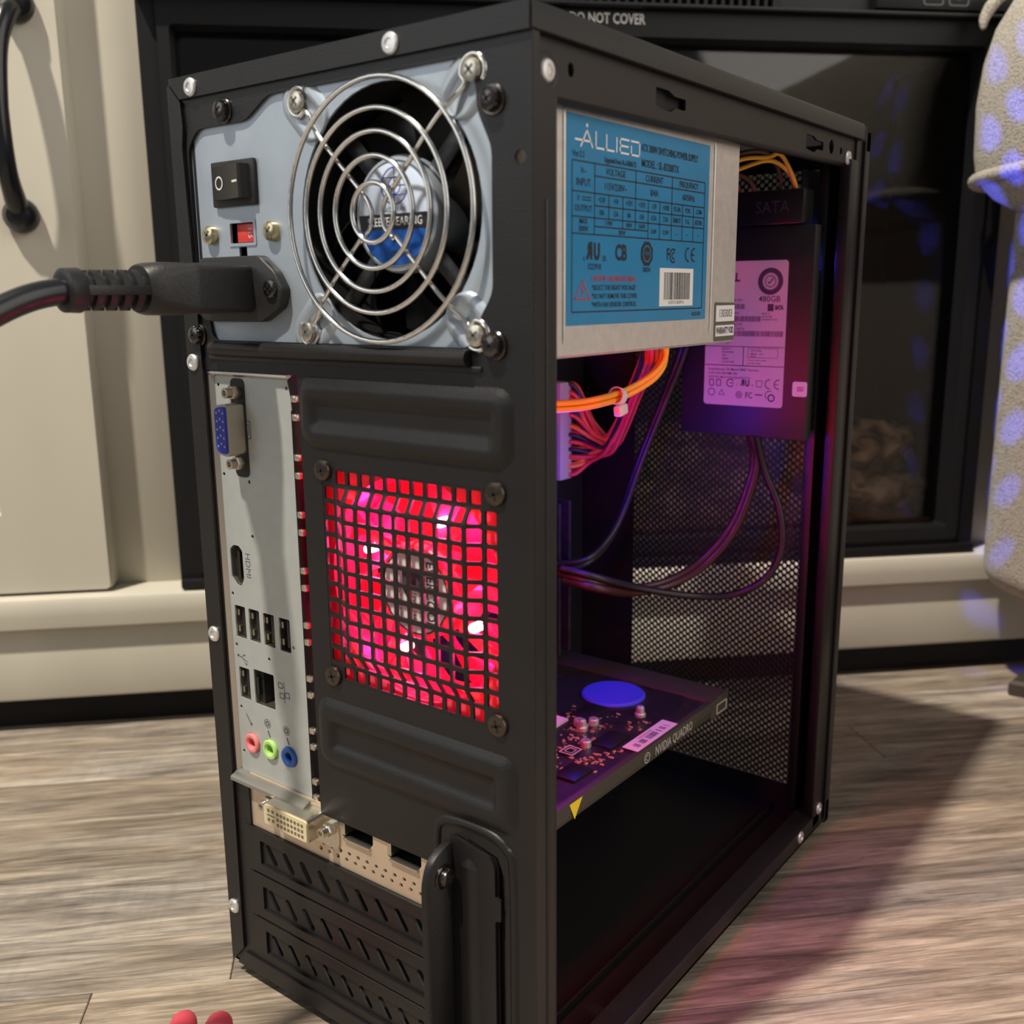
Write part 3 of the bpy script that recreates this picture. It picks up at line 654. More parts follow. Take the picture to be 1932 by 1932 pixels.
mb.box(FM, 0, x_+.5, 0, HT-1, -.85, .05); mb.box(FM, x9-.5, WD, 0, HT-1, -.85, .05); mb.box(FM, x_, x9, 0, z0+.9, -.85, .05); mb.box(FM, x_, x9, z1-1.6, HT-1, -.85, .05)
mb.obj('perforated_front', M['blackin'], case, 30)
for (za, zb) in ((230, 289), (138, 199.5), (48.5, 107)):
    mb = MB(); mb.box(flat(0), 144.5, 153.0, 261, 265, za, zb, bev=.6); mb.obj('bezel_clip', M['bezel'], case)
# dark block on the tray that hides the left end of the perforated sheet is the tray itself
mb = MB(); mb.box(flat(0), 9, 10.2, 1, 250, 1, HT-2); mb.obj('motherboard_tray', M['blackin'], case, 0)
mb = MB()
for (x0_, y0_) in ((16, 20), (142, 20), (16, 235), (142, 235)): pass
for (x0_, y0_) in ((20, 24), (138, 24), (20, 235), (138, 235)):
    m2 = MB(); m2.lathe(Frame((0, 0, 0), X, Y), x0_, y0_, [(8, -6), (9, 0)], 20); m2.obj('foot', M['plastic'], case)

# =================================================================== POWER SUPPLY
PY = 1.2; RP = rear(PY)
psu = thing('power_supply', 'silver power supply with blue specification label at the top of the case', 'power supply', (80, 70, 256))
fc = (102.4, 298.9); HSP = 35.75
mb = MB()
mb.plate(RP, [(2.5, 256), (151.5, 256), (151.5, 341.5), (2.5, 341.5)], [circ(fc[0], fc[1], 37.6, 56), rrect(22, 42, 306.3, 318.6, .5, 2), rrect(27.2, 40.2, 292.6, 299.7, .4, 2), rrect(15, 44, 269, 287, 2), rrect(31.4, 35.6, 287.5, 291.5, .2, 1)], -.8, 0)
mb.obj('back_plate', M['zinc'], psu)
# housing: side towards the open panel with its ribs, top, bottom, front
PS = side(151.5)
mb = MB(); mb.box(flat(0), 150.4, 151.5, PY, 141.5, 256, 341.5, bev=.4, seg=1)
mb.obj('side_wall', M['zincside'], psu)
mb = MB(); mb.box(flat(0), 2.5, 150.4, PY+.8, 141, 255.6, 256.4); mb.box(flat(0), 2.5, 150.4, PY+.8, 141, 341, 341.8); mb.box(flat(0), 2.5, 3.3, PY+.8, 141, 256, 341.5)
mb.plate(Frame((0, 141, 0), X, Z), [(2.5, 256), (150.4, 256), (150.4, 341.5), (2.5, 341.5)], [rrect(96, 122, 259, 273, 3)]+[rrect(20+9*i, 24+9*i, 280, 330, 1.5) for i in range(14)], -.6, .2)
mb.obj('housing', M['zinc'], psu, 0)
for yv, za, zb in ((24.5, 260, 326.5), (120.6, 260, 327.4)):
    mb = MB(); mb.tube([PS(yv, za, -.25), PS(yv, za+2, .0), PS(yv, zb-2, .0), PS(yv, zb, -.25)], .7, 8); mb.obj('pressed_rib', M['zincside'], psu, 60)
# dark duct and a flat dark sheet that show through the fan
mb = MB(); mb.lathe(Frame((0, PY+.9, 0), X, Z), fc[0], fc[1], [(38.2, 0), (38.6, -24)], 48, cap=False); mb.obj('fan_duct', M['plasticfine'], psu, 60)
mb = MB(); mb.box(flat(0), 6, 146, 34, 36, 258, 339); mb.obj('dark_back_sheet', M['dark'], psu, 0)
# fan blades and hub
FB = rear(PY+14)
def blades(mb, F, ca, cb, r0, r1, n, tw0, tw1, h, sweep, seg=8, mi=0, t=1.0, ph0=0.0, wide=1.5):
    for k in range(n):
        ph = 2*math.pi*k/n+ph0; top = []; bot = []
        cols = 7
        vs = []
        for s_ in (1, -1):
            for i in range(seg+1):
                r = r0+(r1-r0)*i/seg; sw = sweep*i/seg; half = (.42+.16*i/seg)*2*math.pi/n*.5*wide
                for j in range(cols):
                    w = -1+2*j/(cols-1); an = ph+sw+w*half; d = h*w*(1-.25*i/seg)+s_*t/2-2.0*(1-w*w)
                    vs.append(F(ca+r*math.cos(an), cb+r*math.sin(an), d))
        q = (seg+1)*cols; fs = []
        for i in range(seg):
            for j in range(cols-1):
                a = i*cols+j; fs.append((a, a+cols, a+cols+1, a+1)); fs.append((q+a, q+a+1, q+a+cols+1, q+a+cols))
        for i in range(seg):
            a = i*cols; fs.append((a, q+a, q+a+cols, a+cols)); a = i*cols+cols-1; fs.append((a, a+cols, q+a+cols, q+a))
        for j in range(cols-1):
            a = seg*cols+j; fs.append((a, q+a, q+a+1, a+1))
        mb.add(vs, fs, mi)
pf = None
mb = MB(); blades(mb, FB, fc[0], fc[1], 16, 36, 7, 0, 0, 5.5, .35); mb.obj('fan_blades', M['plasticfine'], psu, 60)
mb = MB(); mb.lathe(rear(PY+4), fc[0], fc[1], [(17.6, -16), (17.6, -2), (17.0, -.4), (15.9, 0), (15.6, -.3)], 44); hub = mb.obj('fan_hub', M['zinc'], psu)
for k in range(4):
    a = math.radians(45+90*k)
    mb = MB(); c_, s_ = math.cos(a), math.sin(a)
    Fk = Frame(rear(PY+9)(fc[0], fc[1], 0), (c_, 0, s_), (-s_, 0, c_)); mb.box(Fk, 15, 38.4, -3.0, 3.0, -2.5, 0, bev=.4); mb.obj('motor_strut', M['plasticfine'], psu)
# sticker of the hub: silver globe half, black band, blue half
FS = rear(PY+3.7)
mb = MB(); N_ = 40
def half(a0, a1, r, lo, hi, d, mi):
    pts = []
    for i in range(N_+1):
        y = lo+(hi-lo)*i/N_; x = math.sqrt(max(r*r-y*y, 0)); pts.append((x, y))
    poly = pts+[(-x, y) for x, y in reversed(pts)]
    mb.poly(FS, [(fc[0]+x, fc[1]+y) for x, y in poly], d, mi)
half(0, 0, 15.2, .2, 15.2, .06, 0); half(0, 0, 15.2, -4.6, .2, .06, 1); half(0, 0, 15.2, -15.2, -4.6, .06, 2)
mb.obj('hub_sticker', [M['fanlabelsilver'], M['inkblack'], M['fanlabelblue']], hub, 0)
mb = MB(); mb.text(FS, 'SLEEVE BEARING', 3.7, fc[0], fc[1]-2.2, .12, sx=.84, mi=0)
mb.ring(FS, fc[0]+.3, fc[1]+8.3, 5.2, 5.6, .12, mi=1); mb.ring(FS, fc[0]+.3, fc[1]+8.3, 2.3, 2.6, .12, mi=1)
mb.line(FS, fc[0]-4.9, fc[1]+8.3, fc[0]+5.5, fc[1]+8.3, .35, .12, 1); mb.line(FS, fc[0]+.3, fc[1]+3, fc[0]+.3, fc[1]+13.6, .35, .12, 1)
mb.line(FS, fc[0]-4.2, fc[1]+10.8, fc[0]+4.8, fc[1]+10.8, .3, .12, 1); mb.line(FS, fc[0]-4.2, fc[1]+5.6, fc[0]+4.8, fc[1]+5.6, .3, .12, 1)
mb.text(FS, 'GLOBE FAN', 2.0, fc[0], fc[1]+1.4, .12, sx=.9, mi=2); mb.text(FS, 'DC 12V  0.15A', 2.2, fc[0], fc[1]-11.5, .12, mi=2); mb.text(FS, 'RL4Z S0802512M', 1.8, fc[0], fc[1]-7.2, .12, mi=2)
mb.obj('sticker_print', [M['white'], M['vgablue'], M['inkblack']], hub, 0)
# chrome wire guard
mb = MB(); WR = .82
def wr(r): return 4.6 if r > 34 else 5.6
for r in (38.2, 29.4, 23.0, 16.2, 8.6):
    mb.tube([RP(fc[0]+r*math.cos(t), fc[1]+r*math.sin(t), wr(r)) for t in [2*math.pi*i/64 for i in range(64)]], WR, 8, True)
guard = mb.obj('wire_guard', M['chrome'], psu, 80)
for k, ang_ in enumerate((45, 135, 225, 315)):
    a = math.radians(ang_); c_, s_ = math.cos(a), math.sin(a); rr_ = HSP*math.sqrt(2)
    pts = []
    ax_ = -1 if c_ < 0 else 1
    P_ = lambda r, d: RP(fc[0]+r*c_, fc[1]+r*s_, d)
    loop = [P_(9.5, 3.6), P_(20, 3.8), P_(32, 3.8), P_(39, 2.8), P_(43, 1.4), P_(46.5, 1.0)]
    cx, cy = rr_*c_, rr_*s_
    base = math.atan2(-s_, -c_)
    for q in range(0, 13):
        t = base-.55-(2*math.pi-1.1)*q/12*.78; loop.append(RP(fc[0]+cx+4.3*math.cos(t), fc[1]+cy+4.3*math.sin(t), 1.0))
    m2 = MB(); m2.tube(catmull(loop, 3), WR*.95, 8); m2.obj('guard_arm', M['chrome'], guard, 80)
for sgn in (-1, 1):
    m2 = MB(); m2.tube(catmull([RP(fc[0]+sgn*x, fc[1]+y, 3.8) for x, y in ((6.9, 7.0), (4.2, 4.4), (2.6, 1.6), (2.2, -1.0), (2.9, -4.2), (5.0, -6.6), (7.0, -8.2))], 5), WR*.9, 8); m2.obj('guard_arm', M['chrome'], guard, 80)
for sx_ in (-1, 1):
    for sy_ in (-1, 1):
        place('grille_screw', SM['grille_screw'], psu, RP(fc[0]+sx_*HSP, fc[1]+sy_*HSP, 1.4), RP, spin=.7)
        # pressed corner channels
        a = math.atan2(sy_, sx_); c_, s_ = math.cos(a), math.sin(a); rr_ = HSP*math.sqrt(2)
        Fk = Frame(RP(fc[0], fc[1], 0), (c_, 0, s_), (-s_, 0, c_)); m2 = MB(); L_ = []
        for ins, d in ((-1.2, 0), (0, .6), (1.2, 1.0), (2.6, .9), (3.4, .25)):
            L_.append([Fk(p, q, d) for p, q in rrect(36.5+max(ins, 0)*.2, rr_+7.5-ins, -6.8+ins, 6.8-ins, max(6.0-ins, 1.5), 5)])
        m2.loft(L_, False, True); m2.obj('corner_channel', M['zinc'], psu, 60)
# rocker switch
mb = MB(); mb.box(RP, 20.4, 43.4, 305.0, 320.0, 0, 1.6, bev=.6); sw = mb.obj('rocker_switch', M['plastic'], psu)
mb = MB(); mb.loft([[RP(a, b, d) for a, d in ((22.3, 1.5), (22.6, 2.6), (31.5, 3.4), (39.3, 5.2), (40.4, 4.8), (41.2, 1.5))] for b in (307.2, 318.2)]); mb.obj('rocker', M['plasticfine'], sw, 30)
mb = MB(); FR = Frame(RP(31.5, 312.7, 3.45), Vector(RP(39.3, 0, 5.2)-RP(31.5, 0, 3.4)), Z); mb.ring(FR, -5.0, 0.0, 1.75, 2.3, -.25 + .55); mb.box(FR, 3.8, 7.6, -.35, .35, .05, .1); mb.obj('switch_marks', M['white'], sw, 0)
mb = MB(); mb.ring(Frame(RP(26.6, 312.7, 3.06), Vector((8.9, -.8, 0)), Z), 0, 0, 1.75, 2.3, .05); mb.obj('switch_marks', M['white'], sw, 0)
# voltage selector, its screws, notch
mb = MB(); mb.box(RP, 26.6, 40.8, 292.0, 300.3, -6, -4.2); sel = mb.obj('selector_well', M['plasticfine'], psu, 0)
mb = MB(); mb.box(RP, 29.5, 39.8, 293.0, 299.4, -4.2, -1.0, bev=.3); mb.obj('voltage_selector', M['red'], sel)
mb = MB(); mb.plate(RP, rrect(26.4, 41.0, 291.8, 300.5, .5, 2), [rrect(27.4, 40.0, 292.8, 299.5, .4, 2)], -.2, .35); mb.obj('selector_rim', M['zinc'], sel)
mb = MB(); mb.text(RP, '115', 3.2, 36.5, 296.2, -.95, rot=-math.pi/2, sx=.8); mb.obj('selector_print', M['paper'], sel, 0)
for a in (17.0, 50.0): place('gold_screw', SM['gold_screw'], psu, RP(a, 296.0, 0), RP, spin=.9)
# mains inlet
mb = MB(); mb.prism(RP, rround([(14, 288.3), (45.5, 288.3), (53, 283), (57.3, 276.8), (55, 271), (45.5, 266.2), (14, 266.2), (7.2, 271.5), (7.2, 282.5)], 1.5), 0, 3.6, bev=.6); inlet = mb.obj('mains_inlet', M['plastic'], psu)
place('inlet_screw', SM['case_screw'], psu, RP(51.4, 277.2, 2.0), RP)
# ---- label
LF = side(151.5)
mb = MB(); mb.box(LF, 25.8, 116.6, 265.2, 325.9, 0, .12); lab = mb.obj('spec_label', M['labelblue'], psu, 0)
mb = MB(); d = .2; lw = .42
def hl(a0, a1, b, w=lw, mi=0): mb.line(LF, a0, b, a1, b, w, d, mi)
def vl(a, b0, b1, w=lw, mi=0): mb.line(LF, a, b0, a, b1, w, d, mi)
T0, T1 = 28.7, 113.4
hl(T0, T1, 313); hl(T0, T1, 269.2); vl(T0, 269.2, 313); vl(T1, 269.2, 313)
vl(40.9, 292.3, 313); vl(65.2, 304.4, 313); vl(89.3, 304.4, 313); hl(40.9, T1, 309.4); hl(T0, T1, 304.4); hl(40.9, T1, 300.8); hl(T0, T1, 297.2); hl(40.9, 73.4, 294.7); hl(T0, T1, 292.3)
for a in (49.1, 57.4): vl(a, 297.2, 304.4)
vl(57.4, 294.7, 297.2); vl(65.2, 294.7, 304.4)
for a in (73.4, 81.1, 89.3, 97.0, 105.1): vl(a, 292.3, 304.4)
def tx(t, size, a, b, sx=.9, al='CENTER', bold=.01, mi=0, rot=0): mb.text(LF, t, size, a, b, d+.02, rot, al, sx, bold, mi)
tx('ATX 300W SWITCHING POWER SUPPLY', 3.3, 68.3, 320.3, .66, 'LEFT', .02); tx('MODEL : SL-8320BTX', 3.4, 68.5, 315.6, .80, 'LEFT', .015)
tx('Ver:2.2', 2.6, 28.8, 314.9, .85, 'LEFT'); tx('Upgraded from AL-A300ATX', 2.3, 46.3, 314.6, .68, 'LEFT', .02)
tx('V~', 2.8, 34.8, 310.3); tx('INPUT', 3.1, 34.8, 307.0); tx('VOLTAGE', 2.9, 53, 311.1); tx('115V/230V~', 3.0, 53, 306.8); tx('CURRENT', 2.9, 77.2, 311.1); tx('8/4A', 3.0, 77.2, 306.8); tx('FREQUENCY', 2.7, 101.3, 311.1); tx('60/50Hz', 2.9, 101.3, 306.9)
tx('V', 2.6, 32, 302.4); tx('OUTPUT', 2.7, 34.8, 299.6)
hl(34, 39, 302.9, .35); hl(34, 39, 302.1, .35)
for a, t, t2 in ((45, '+3.3V', '18A'), (53.2, '+5V', '12A'), (61.3, '+12V1', '8A'), (69.3, '+12V2', '13A'), (77.2, '-12V', '0.3A'), (85.2, '+5VSB', '2.5A'), (93.1, 'PS-ON', 'REMOTE'), (101, 'POK', 'P.G.'), (109.2, 'COM', 'RETURN')):
    k = .62 if len(t2) > 4 else .8
    tx(t, 2.3, a, 302.6, .8 if len(t) < 5 else .72); tx(t2, 2.3, a, 298.9, k)
tx('MAX', 2.3, 34.8, 295.9); tx('300W', 2.4, 34.8, 293.7); tx('119W', 2.0, 49, 295.9); tx('96W', 2.0, 61.3, 295.9); tx('156W', 2.0, 69.3, 295.9); tx('285W', 1.9, 57, 293.4); tx('3.6W', 2.1, 77.2, 294.6, .8); tx('12.5W', 2.1, 85.2, 294.6, .75)
for a in (93.1, 101, 109.2): tx('--', 2.2, a, 294.6)
# approval marks
mb.text(LF, 'R', 6.6, 38.4, 287.2, d+.02, 0, 'CENTER', -.78, .06); mb.text(LF, 'U', 6.6, 42.4, 287.0, d+.02, 0, 'CENTER', .74, .06); tx('c', 2.6, 35.2, 285.2); tx('US', 2.3, 46.6, 285.2, .8); tx('E223918', 2.5, 41.2, 282.7, .85)
mb.text(LF, 'CB', 6.8, 56.6, 287.1, d+.02, 0, 'CENTER', .82, .035)
mb.poly(LF, circ(73, 287.4, 4.2, 8, math.pi/8), d+.02); mb.ring(LF, 73, 287.4, 2.3, 2.7, d+.05, mi=2); mb.text(LF, 'TUV', 1.5, 73, 287.4, d+.06, mi=2, bold=.02); tx('50034', 2.3, 72.9, 282.2)
mb.text(LF, 'F', 5.6, 87.4, 287.4, d+.02, 0, 'CENTER', .8, .02); mb.ring(LF, 91, 287.2, 1.9, 2.5, d+.02, a0=50, a1=310); mb.ring(LF, 91.3, 287.2, .8, 1.3, d+.02, a0=50, a1=310)
mb.ring(LF, 102.2, 287.8, 1.9, 2.5, d+.02, a0=80, a1=280); mb.ring(LF, 106.6, 287.8, 1.9, 2.5, d+.02, a0=80, a1=280); mb.box(LF, 104.6, 106.6, 287.5, 288.1, d, d+.02)
# caution block
tx('CAUTION : HAZARDOUS AREA!', 2.3, 39.5, 279.2, .80, 'LEFT', .02, 1)
tx('*SELECT THE RIGHT VOLTAGE!', 2.2, 39.7, 276.4, .86, 'LEFT'); tx('*DO NOT REMOVE THIS COVER.', 2.2, 39.7, 273.8, .86, 'LEFT'); tx('*WITH FAN SENSOR CONTROL.', 2.2, 39.7, 271.2, .86, 'LEFT')
mb.line(LF, 30.3, 273, 38.6, 273, .5, d+.02, 1); mb.line(LF, 30.3, 273, 34.45, 278.7, .45, d+.02, 1); mb.line(LF, 38.6, 273, 34.45, 278.7, .45, d+.02, 1)
mb.line(LF, 34.9, 277, 34.0, 275.3, .35, d+.02, 1); mb.line(LF, 34.0, 275.3, 35.1, 275.5, .35, d+.02, 1); mb.line(LF, 35.1, 275.5, 34.4, 273.8, .35, d+.02, 1)
tx('AL2513D', 1.9, 109.2, 267.2, .9)
mb.obj('label_print', [M['inkblack'], M['inkred'], M['labelblue']], lab, 0)
# brand word drawn as strokes
mb = MB(); d = .24; w = .55; y0, y1 = 317.4, 321.7
A = lambda *q: mb.line(LF, *q, w, d)
A(33.0, 317.0, 36.4, 322.0); A(36.4, 322.0, 39.6, 317.2); A(30.0, 318.9, 38.6, 318.9)
mb.poly(LF, circ(36.4, 323.3, .55, 12), d)
A(41.3, 317.4, 41.3, 322.2); A(41.0, 317.5, 46.0, 317.5); A(47.3, 317.4, 47.3, 322.0); A(47.0, 317.5, 51.8, 317.5); A(53.2, 317.3, 53.2, 321.8)
A(55.2, 317.3, 55.2, 321.8); A(54.9, 317.5, 60.6, 317.5); A(54.9, 319.6, 60.2, 319.6); A(54.9, 321.6, 60.6, 321.6)
A(61.9, 317.3, 61.9, 320.2); A(61.6, 317.5, 67.2, 317.5); A(67.0, 317.3, 67.0, 321.8); A(61.6, 321.6, 67.2, 321.6)
mb.obj('brand_lettering', M['white'], lab, 0, label='white ALLIED lettering')
mb = MB(); mb.box(LF, 81.9, 106.2, 270.2, 283.0, .1, .22); bc = mb.obj('barcode_sticker', M['paper'], lab, 0)
mb = MB(); rg = random.Random(5); a = 85.0
while a < 103.6:
    w_ = rg.choice((.25, .4, .4, .65)); mb.box(LF, a, a+w_, 272.4, 281.6, .2, .26); a += w_+rg.choice((.25, .35, .5))
mb.text(LF, '8 35712 00297 6', 1.5, 94, 271.4, .26, sx=1.1); mb.obj('barcode_print', M['inkblack'], bc, 0)
mb = MB(); mb.prism(LF, rround([(124.2, 256.6), (141.3, 256.6), (141.3, 270.8), (124.2, 271.1)], .8, 2), 0, .12); st = mb.obj('warranty_sticker', mat('olive_sticker', (.10, .095, .07), .5), psu, 0)
mb = MB(); mb.box(LF, 125.5, 141.3, 263.9, 269.9, .1, .2); mb.box(LF, 125.5, 141.3, 258.4, 262.5, .1, .2); mb.obj('sticker_field', M['paper'], st, 0)
mb = MB(); mb.text(LF, '1303003', 4.2, 133.6, 266.8, .25, sx=.78); mb.text(LF, 'WARRANTY VOID', 3.4, 133.4, 260.4, .25, sx=.52, bold=.03); mb.obj('sticker_print', M['inkblack'], st, 0)

# =================================================================== POWER CORD
cord = thing('power_cable', 'black mains cord with ribbed strain relief plugged into the power supply', 'power cord', (30, -30, 268))
def rr_loop(y, xc, zc, hx, hz, r): return [Vector((a, y, b)) for a, b in rrect(xc-hx, xc+hx, zc-hz, zc+hz, r, 5)]
mb = MB(); mb.loft([rr_loop(y, 29.5, 277.4, hx, hz, r)[::-1] for y, hx, hz, r in ((-1.5, 12.6, 8.0, 2), (-23.5, 12.8, 8.2, 2.2), (-25, 12.4, 8.0, 2.6), (-28, 11.2, 8.3, 3.5), (-33, 9.4, 8.4, 5), (-36, 8.6, 8.0, 6), (-38, 7.4, 7.4, 6.5))]); mb.obj('plug_body', M['plastic'], cord, 50)
mb = MB(); FP = Frame((30, -36, 277), X, Z)
mb.lathe(FP, 0, 0, [(5.0, -2), (5.2, 22), (6.4, 22.4), (6.8, 23), (6.6, 27.5), (5.6, 28), (4.6, 28)], 28); rel = mb.obj('strain_relief', M['plastic'], cord, 40)
for k in range(5):
    for q in range(2):
        a0 = (-.42+q)*math.pi+.12; P_ = [a0+(.84*math.pi-.24)*i/10 for i in range(11)]
        m2 = MB(); d0 = -.5+4.6*k; d1 = d0+2.3
        lo = [[FP(r*math.cos(t), r*math.sin(t), dd) for r, dd in ((5.0, d0), (6.9-.08*k, d0), (6.9-.08*k, d1), (5.0, d1))] for t in P_]
        m2.loft(lo); m2.obj('relief_rib', M['plastic'], rel, 30)
mb = MB()
for t in (0, math.pi): mb.box(Frame((30, -36, 277), (math.cos(t), 0, math.sin(t)), (-math.sin(t), 0, math.cos(t))), 4.8, 6.9, -1.5, 1.5, -1, 23, bev=.2)
mb.obj('relief_spine', M['plastic'], rel)
mb = MB(); mb.tube(catmull([(30, -55, 277), (30, -66, 276.5), (29.5, -78, 273.5), (27, -95, 265), (15, -130, 245), (-30, -185, 215), (-95, -225, 150), (-150, -235, 60), (-190, -230, 4), (-240, -225, -2), (-420, -210, -2)], 8), 4.0, 14); mb.obj('cord', M['rubber'], cord, 80)
mb = MB(); FC_ = Frame((27.3, -62, 273.6), (0, -1, -.08), (-.55, 0, .84)); mb.text(FC_, 'E57010', 2.6, 7, 0, .9, sx=1.0); 

# =================================================================== PORT PLATE AND MOTHERBOARD
IO = rear(2.0)
ios = thing('port_plate', 'grey steel port plate at the back of the case, above the graphics card', 'port plate', (31, 3, 88))
def usb(a, b): return rrect(a, a+6.2, b, b+12.9, .5, 2)
ports = [usb(13.6, 145.9), usb(21.9, 145.9), usb(30.4, 145.8), usb(39.3, 145.7), usb(13.7, 120.8)]
hdmi = rround([(13.2, 181.0), (15.5, 182.8), (18.6, 182.8), (20.5, 181), (20.6, 170.2), (18.7, 167.0), (16.0, 167.0), (13.2, 170.0)], .6, 2)
rj = rrect(22.6, 34.4, 120.4, 134.6, .5, 2)
jacks = [(19.4, 103.1), (30.3, 103.4), (41.2, 103.3)]
vent = [(13, 243.2), (51, 243.6), (12.8, 209.8), (27.3, 208.2), (27.2, 187.6), (13.0, 163.2), (13.2, 142.6), (32.4, 140.6), (47, 148.2), (13.4, 116.8), (13.2, 98), (10.9, 92)]
vga_hole = rround([(16.6, 218.5), (24.4, 217.4), (24.4, 236.0), (16.6, 234.8)], 1.5)
mb = MB(); mb.plate(IO, rrect(11.2, 53.0, 89.6, 246.6, 1.0, 2), ports+[hdmi, rj]+[circ(a, b, 4.2, 22) for a, b in jacks]+[circ(a, b, .75, 10) for a, b in vent[:-1]], -.5, 0)
pl = mb.obj('plate', M['shield'], ios)
mb = MB()
lip = lambda P_, Q_, ud, od: None
# sprung lips round the plate
mb.loft([[IO(a, b, d) for a, d in ((8.9, -.6), (9.2, 1.4), (10.0, 1.6), (11.2, .2), (11.2, -.5))] for b in (89, 247)])
mb.loft([[IO(a, b, d) for b, d in ((248.2, -.6), (248.2, 1.6), (247.4, 1.8), (246.4, .1), (246.4, -.5))] for a in (9, 53)])
mb.obj('plate_lip', mat('bright_steel_lip', (.58, .54, .48), .25, .85), ios, 30)
mb = MB(); mb.loft([[IO(a, b, d) for b, d in ((89.8, -.4), (89.8, .2), (87.6, 4.6), (86.2, 4.6), (85.6, 3.6), (87.0, -.4))] for a in (9.4, 52.8)]); mb.obj('bottom_lip', mat('dull_steel_lip', (.36, .36, .33), .35, .8), ios, 30)
mb = MB(); mb.loft([[IO(a, b, d) for a, d in ((53.0, -.5), (53.0, .2), (53.8, -1.0), (54.0, -4), (53.4, -4))] for b in (89, 236)]); mb.prism(Frame((53.2, 2, 0), Y, Z), [(-1.2, 246.5), (2.5, 248), (3, 237), (1, 235)], -.2, .4); mb.obj('side_lip', M['black'], ios, 30)
for k in range(8):
    zc = 237-20.4*k
    for dz in (-3.2, 3.2):
        m2 = MB(); m2.box(rear(2), 54.0, 56.6, zc+dz-1.2, zc+dz+1.2, -.8, .9, bev=.4); m2.obj('spring_tab', M['copper'] if False else M['nickel'], ios)
# printing on the plate
def sym(name): mb.obj(name, M['inkgrey'], ios, 0)
mb = MB(); mb.plate(IO, rrect(26.2, 30.2, 224.2, 231.0, .7, 2), [rrect(26.6, 29.8, 224.6, 230.6, .5, 2)], .0, .03); mb.plate(IO, rrect(27.2, 29.2, 225.6, 229.6, .3, 2), [rrect(27.5, 28.9, 225.9, 229.3, .2, 2)], .0, .03); sym('monitor_symbol')
mb = MB(); mb.text(IO, 'HDMI', 4.0, 23.4, 175.8, .04, rot=-math.pi/2, sx=1.0); sym('hdmi_lettering')
mb = MB(); mb.line(IO, 13.6, 138.4, 19.6, 136.6, .3, .04); mb.line(IO, 15.4, 137.9, 17.4, 138.9, .25, .04); mb.line(IO, 16.4, 137.5, 18.2, 135.6, .25, .04); mb.poly(IO, circ(13.8, 138.3, .6, 10), .04); mb.poly(IO, circ(18.5, 135.5, .5, 8), .04); mb.box(IO, 17.2, 18.1, 138.6, 139.4, 0, .04); sym('usb_symbol')
mb = MB()
for a, b in ((36.8, 130.2), (37.4, 126.2), (40.6, 127.0)): mb.plate(IO, rrect(a, a+2.6, b, b+2.4, .2, 1), [rrect(a+.4, a+2.2, b+.4, b+2.0, .1, 1)], 0, .03)
mb.line(IO, 40.2, 124.8, 40.2, 133.2, .35, .04); mb.line(IO, 39, 131, 40.2, 131, .3, .04); sym('network_symbol')
mb = MB(); mb.line(IO, 16.2, 114.6, 18.6, 111.4, .5, .04); mb.poly(IO, circ(19, 110.9, .7, 10), .04); sym('microphone_symbol')
for a in (29, 40):
    mb = MB(); mb.ring(IO, a, 113.6, .5, 1.2, .04, 16); mb.ring(IO, a, 113.6, 1.6, 1.9, .04, 16); mb.line(IO, a, 110.8, a+1.2, 108.2, .8, .04); sym('audio_symbol')

mbd = thing('motherboard', 'dark motherboard standing upright in the case with its rear ports showing', 'motherboard', (14, 110, 60))
mb = MB(); mb.box(flat(0), 12.5, 14, 4, 212, 10, 252); mb.obj('circuit_board', M['pcb'], mbd, 0)
# VGA: blue socket with steel shell and two nuts
VF = rear(2)
mb = MB(); mb.loft([[VF(a, b, d) for a, b in rround([(20.6, 219.4), (27.6, 218.2), (27.6, 237.8), (20.6, 236.6)], 2.0)] for d in (-.4, 8.0)]); vg = mb.obj('vga_port', M['nickel'], mbd, 40)
mb = MB(); mb.loft([[VF(a, b, d) for a, b in rround([(21.2, 220.2), (27.0, 219.2), (27.0, 236.8), (21.2, 235.8)], 1.8)] for d in (7.6, 8.6)]); vb = mb.obj('vga_face', M['vgablue'], vg, 40)
mb = MB()
for c_ in range(3):
    for r_ in range(5): mb.lathe(VF, 22.4+c_*1.75, 221.9+r_*3.0+(1.2 if c_ == 1 else .3), [(.42, 8.55), (.42, 8.63)], 8)
mb.obj('vga_contacts', M['silvertext'], vb)
mb = MB(); mb.prism(VF, rround([(20.4, 209.8), (28.2, 209.8), (28.2, 246), (20.4, 246)], 2.5), -.4, .3); mb.obj('vga_hole_shade', M['blackin'], vg)  # flange coloured dark to look like a shaded cutout round the nuts
for b in (241.0, 215.2): place('jack_nut', SM['jack_nut'], mbd, VF(24.0, b, .3), VF)
def cavity(mbx, poly, F, depth):
    if signed(poly) < 0: poly = poly[::-1]
    mbx.loft([[F(a, b, -depth) for a, b in poly], [F(a, b, -.5) for a, b in poly]], True, False)
for i, p in enumerate(ports):
    mb = MB(); cavity(mb, p, IO, 11); u = mb.obj('usb_port', M['nickel'], mbd, 0)
    a0 = min(q[0] for q in p); b0 = min(q[1] for q in p)
    mb = MB(); mb.box(IO, a0+2.9, a0+4.6, b0+1.2, b0+11.8, -10.9, -1.2, bev=.2); mb.box(IO, a0+.1, a0+6.1, b0+.1, b0+12.8, -10.95, -10.6); mb.obj('usb_tongue', M['plasticfine'], u)
    mb = MB(); mb.box(IO, a0+.4, a0+1.4, b0+2, b0+4.4, -6, -1.0); mb.box(IO, a0+.4, a0+1.4, b0+8.6, b0+11, -6, -1.0); mb.obj('usb_spring', M['nickel'], u, 0)
mb = MB(); cavity(mb, hdmi, IO, 10); hd = mb.obj('hdmi_port', M['nickel'], mbd, 0)
